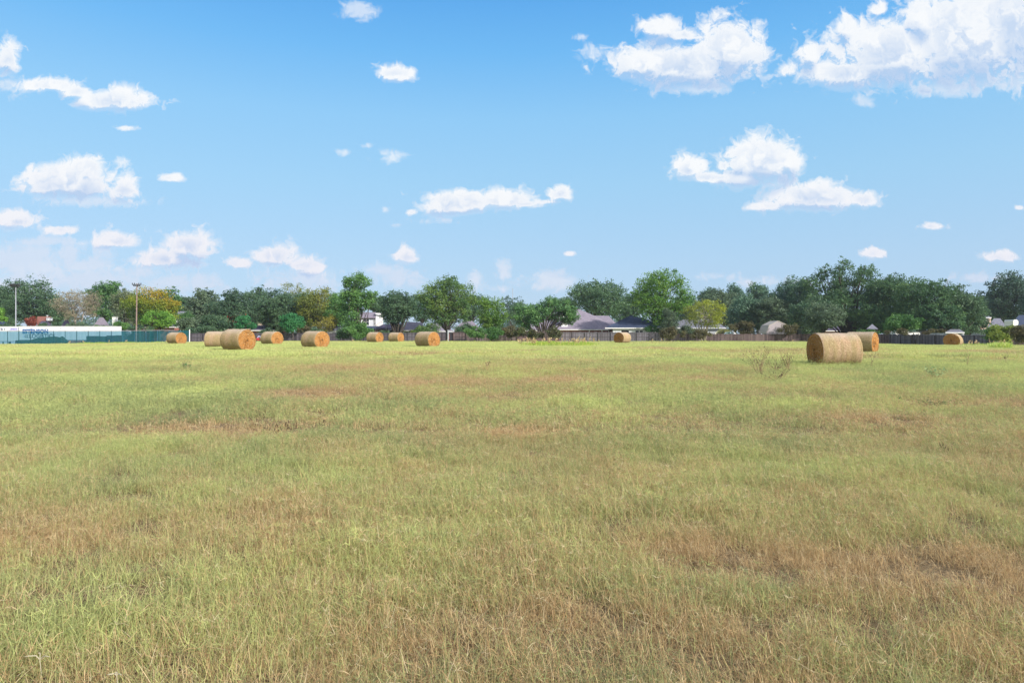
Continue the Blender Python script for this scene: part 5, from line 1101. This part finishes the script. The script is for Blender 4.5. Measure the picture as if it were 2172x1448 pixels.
weed('dead weed closest to the nearest bale, at its left', 1672, 788, .75, .35, 3, 14, sw=.005)
weed('brown low weeds in front of the dead cluster left of the nearest bale', 1650, 806, .35, .5, 4, 10, sw=.004)
weed('single thin leaning dead stalk below the nearest bale', 1843, 778, .5, .22, 5, 2, sw=.007)
weed('thin upright dead stalk right of the nearest bale', 2050, 776, .75, .12, 6, 2, sw=.008)
weed('small dead stalk far right in the pale grass', 2133, 770, .5, .15, 7, 2, sw=.008)
weed('small leafy green weed in the far left field', 395, 785, .3, .2, 8, 14, False, leafy=LM['emerald'], sw=.006, name='green_weed', group='green weeds in the grass')
weed('wispy pale green weed bush right of the nearest bale', 1985, 800, .42, .55, 9, 16, False, leafy=LM['paleweed'], sw=.003, name='green_weed', group='green weeds in the grass')
weed('dark green creeping weeds in the tan patch at the right', 1975, 858, .16, .6, 10, 26, False, leafy=LM['deep2'], sw=.004, name='green_weed', group='green weeds in the grass')
weed('tiny dead twig in the middle of the far field', 1035, 784, .3, .15, 11, 3, sw=.008)
rs = RS(9)
for i, (px, py, h, lab) in enumerate([(545, 905, .30, 'leftmost dark headed weed of the left cluster'), (568, 918, .30, 'dark headed weed second from left in the left cluster'), (594, 925, .36, 'largest dark headed weed in the middle of the left cluster'),
        (622, 915, .34, 'dark headed weed right of the largest one in the left cluster'), (650, 920, .30, 'dark headed weed near the right end of the left cluster'), (694, 890, .28, 'lone dark headed weed standing right of the left cluster'),
        (1995, 935, .2, 'small dark weed in the tan grass far right')]):
    weed(lab, px, py + rs.uniform(-8, 10), h * rs.uniform(.5, .8), .34, 30 + i, 5, sw=.0022)
# big forked dead spikes of grass at the lower left
M_strawpale = simple('pale_dead_grass', (.46, .42, .31), .8, .12)
for px, py, sz, lab in ((82, 1372, .55, 'large pale forked dead grass head at the lower left corner'), (245, 1405, .3, 'pale bent dead straw lying in the lower left grass')):
    d = 1.14 * F / (py - HY); f = Th('dead_grass_head', lab, 'grass stem', px, d, 'pale dead stems in the foreground'); o = f.o; h = .11
    mb = MB(); mb.tube([o, o + [.01, 0, h * .5], o + [.004, 0, h]], [.0014, .0012, .0012], 5); tip = o + [.004, 0, h]
    for ax, az in ((-1, .6), (.12, 1.0), (1, .55)):
        L_ = .055 * sz; mb.tube([tip, tip + [ax * L_ * .45, 0, az * L_ * .75], tip + [ax * L_ * 1.15, -.01, az * L_ * .95], tip + [ax * L_ * 1.6, -.012, az * L_ * .85]], [.0016, .0019, .0016, .0006], 5)
    f.part('spikes', mb, M_strawpale)
def tall_patch(label, px0, px1, d0, d1, n, hmax, seed, plumes):
    rs = RS(seed); px = rs.uniform(px0, px1, n); d = rs.uniform(d0, d1, n); xs_ = wx(px, d); e = np.minimum(px - px0, px1 - px) / (px1 - px0) * 2; dens = fbm(xs_ * 1.1, d * .5, seed, 3)
    kp = rs.uniform(0, 1, n) < np.clip((dens - .42) * 6, .04, 1) * np.clip(e * 2.2, .02, 1) ** 1.3; xs_, d, e = xs_[kp], d[kp], e[kp]; n = len(xs_); g_ = gz(xs_, d)
    h = hmax * rs.uniform(.35, 1, n) * (.55 + .9 * (fbm(xs_ * .8, d * .4, seed + 5, 2) - .2)); a = rs.uniform(0, 6.28, n); ln = h * rs.uniform(.1, .55, n); w = rs.uniform(.012, .03, n); h = h * np.clip(.45 + e * 1.3, 0, 1)
    P0 = np.stack([xs_, d, g_], 1); P2 = P0 + np.stack([np.cos(a) * ln, np.sin(a) * ln, h], 1); P1 = P0 + np.stack([np.cos(a) * ln * .25, np.sin(a) * ln * .25, h * .6], 1); S = np.stack([w, w * 0, w * 0], 1)
    V = np.stack([P0 - S, P0 + S, P1 - S * .8, P1 + S * .8, P2 - S * .15, P2 + S * .15], 1).reshape(-1, 3); b = np.arange(n)[:, None] * 6; Q = np.vstack([b + [0, 1, 3, 2], b + [2, 3, 5, 4]]); tn = np.repeat(rs.uniform(0, .95, n), 6)
    o = mesh_obj('tall_grass', V, Q, M_tall, None, {'tone': tn}); tag(o, label, 'tall grass', kind='stuff')
    mp_ = MB()
    for i in range(plumes):
        p_ = rs.uniform(px0 + 3, px1 - 3); dd = rs.uniform(d0, d1); x = wx(p_, dd); g0 = g1(x, dd); h_ = rs.uniform(.65, 1.15) * hmax * 1.35; lx = rs.uniform(-.25, .3)
        mp_.tube([(x, dd, g0), (x + lx * .4, dd, g0 + h_ * .6)], [.008, .006], 3, .6, False)
        for q in range(16):
            u = .55 + .45 * q / 16; c = np.array([x + lx * u ** 1.5, dd, g0 + h_ * u]) + rs.normal(0, .022, 3); s_ = rs.normal(0, .05, (2, 3)); mp_.add([c, c + s_[0], c + s_[0] + s_[1] + [0, 0, .05], c + s_[1] + [0, 0, .05]], [(0, 1, 2, 3)], rs.uniform())
    if plumes: tag(mesh_obj('tall_grass_plumes', np.vstack(mp_.v), mp_.f, M_plume, None, {'tone': np.concatenate(mp_.a)}), 'tan seed plumes ' + label.split(' ', 1)[1], 'tall grass', kind='stuff')
tall_patch('bright yellow green tall grass before the brick house with the mauve roof', 1098, 1275, 62, 74, 9000, .5, 61, 44)
tall_patch('bright yellow green tall grass clump near the right edge', 2092, 2152, 50, 57, 3800, .5, 62, 0)
tall_patch('thin tan tall grass around the rightmost bale at the fence', 1990, 2160, 68, 80, 2200, .6, 63, 16)
tall_patch('rough grass line along the foot of the green fence', 120, 400, 97, 106, 5000, .35, 64, 6)
tall_patch('rough grass line at the crest of the field in the middle', 400, 1900, 99, 108, 9000, .3, 65, 12)

# ---- the air
if HAZE:
    hm, t = mat('haze_air'); pv = t.new('ShaderNodeVolumePrincipled'); pv.inputs['Color'].default_value = (.80, .88, 1, 1); pv.inputs['Density'].default_value = HAZE; pv.inputs['Anisotropy'].default_value = .2
    t.l.new(pv.outputs[0], t.out.inputs['Volume']); mb = MB(); mb.box(-3200, 3200, -3200, 3200, -2.6, 26); tag(mb.build('haze', hm), 'thin pale blue air over the whole field', 'haze', kind='stuff')
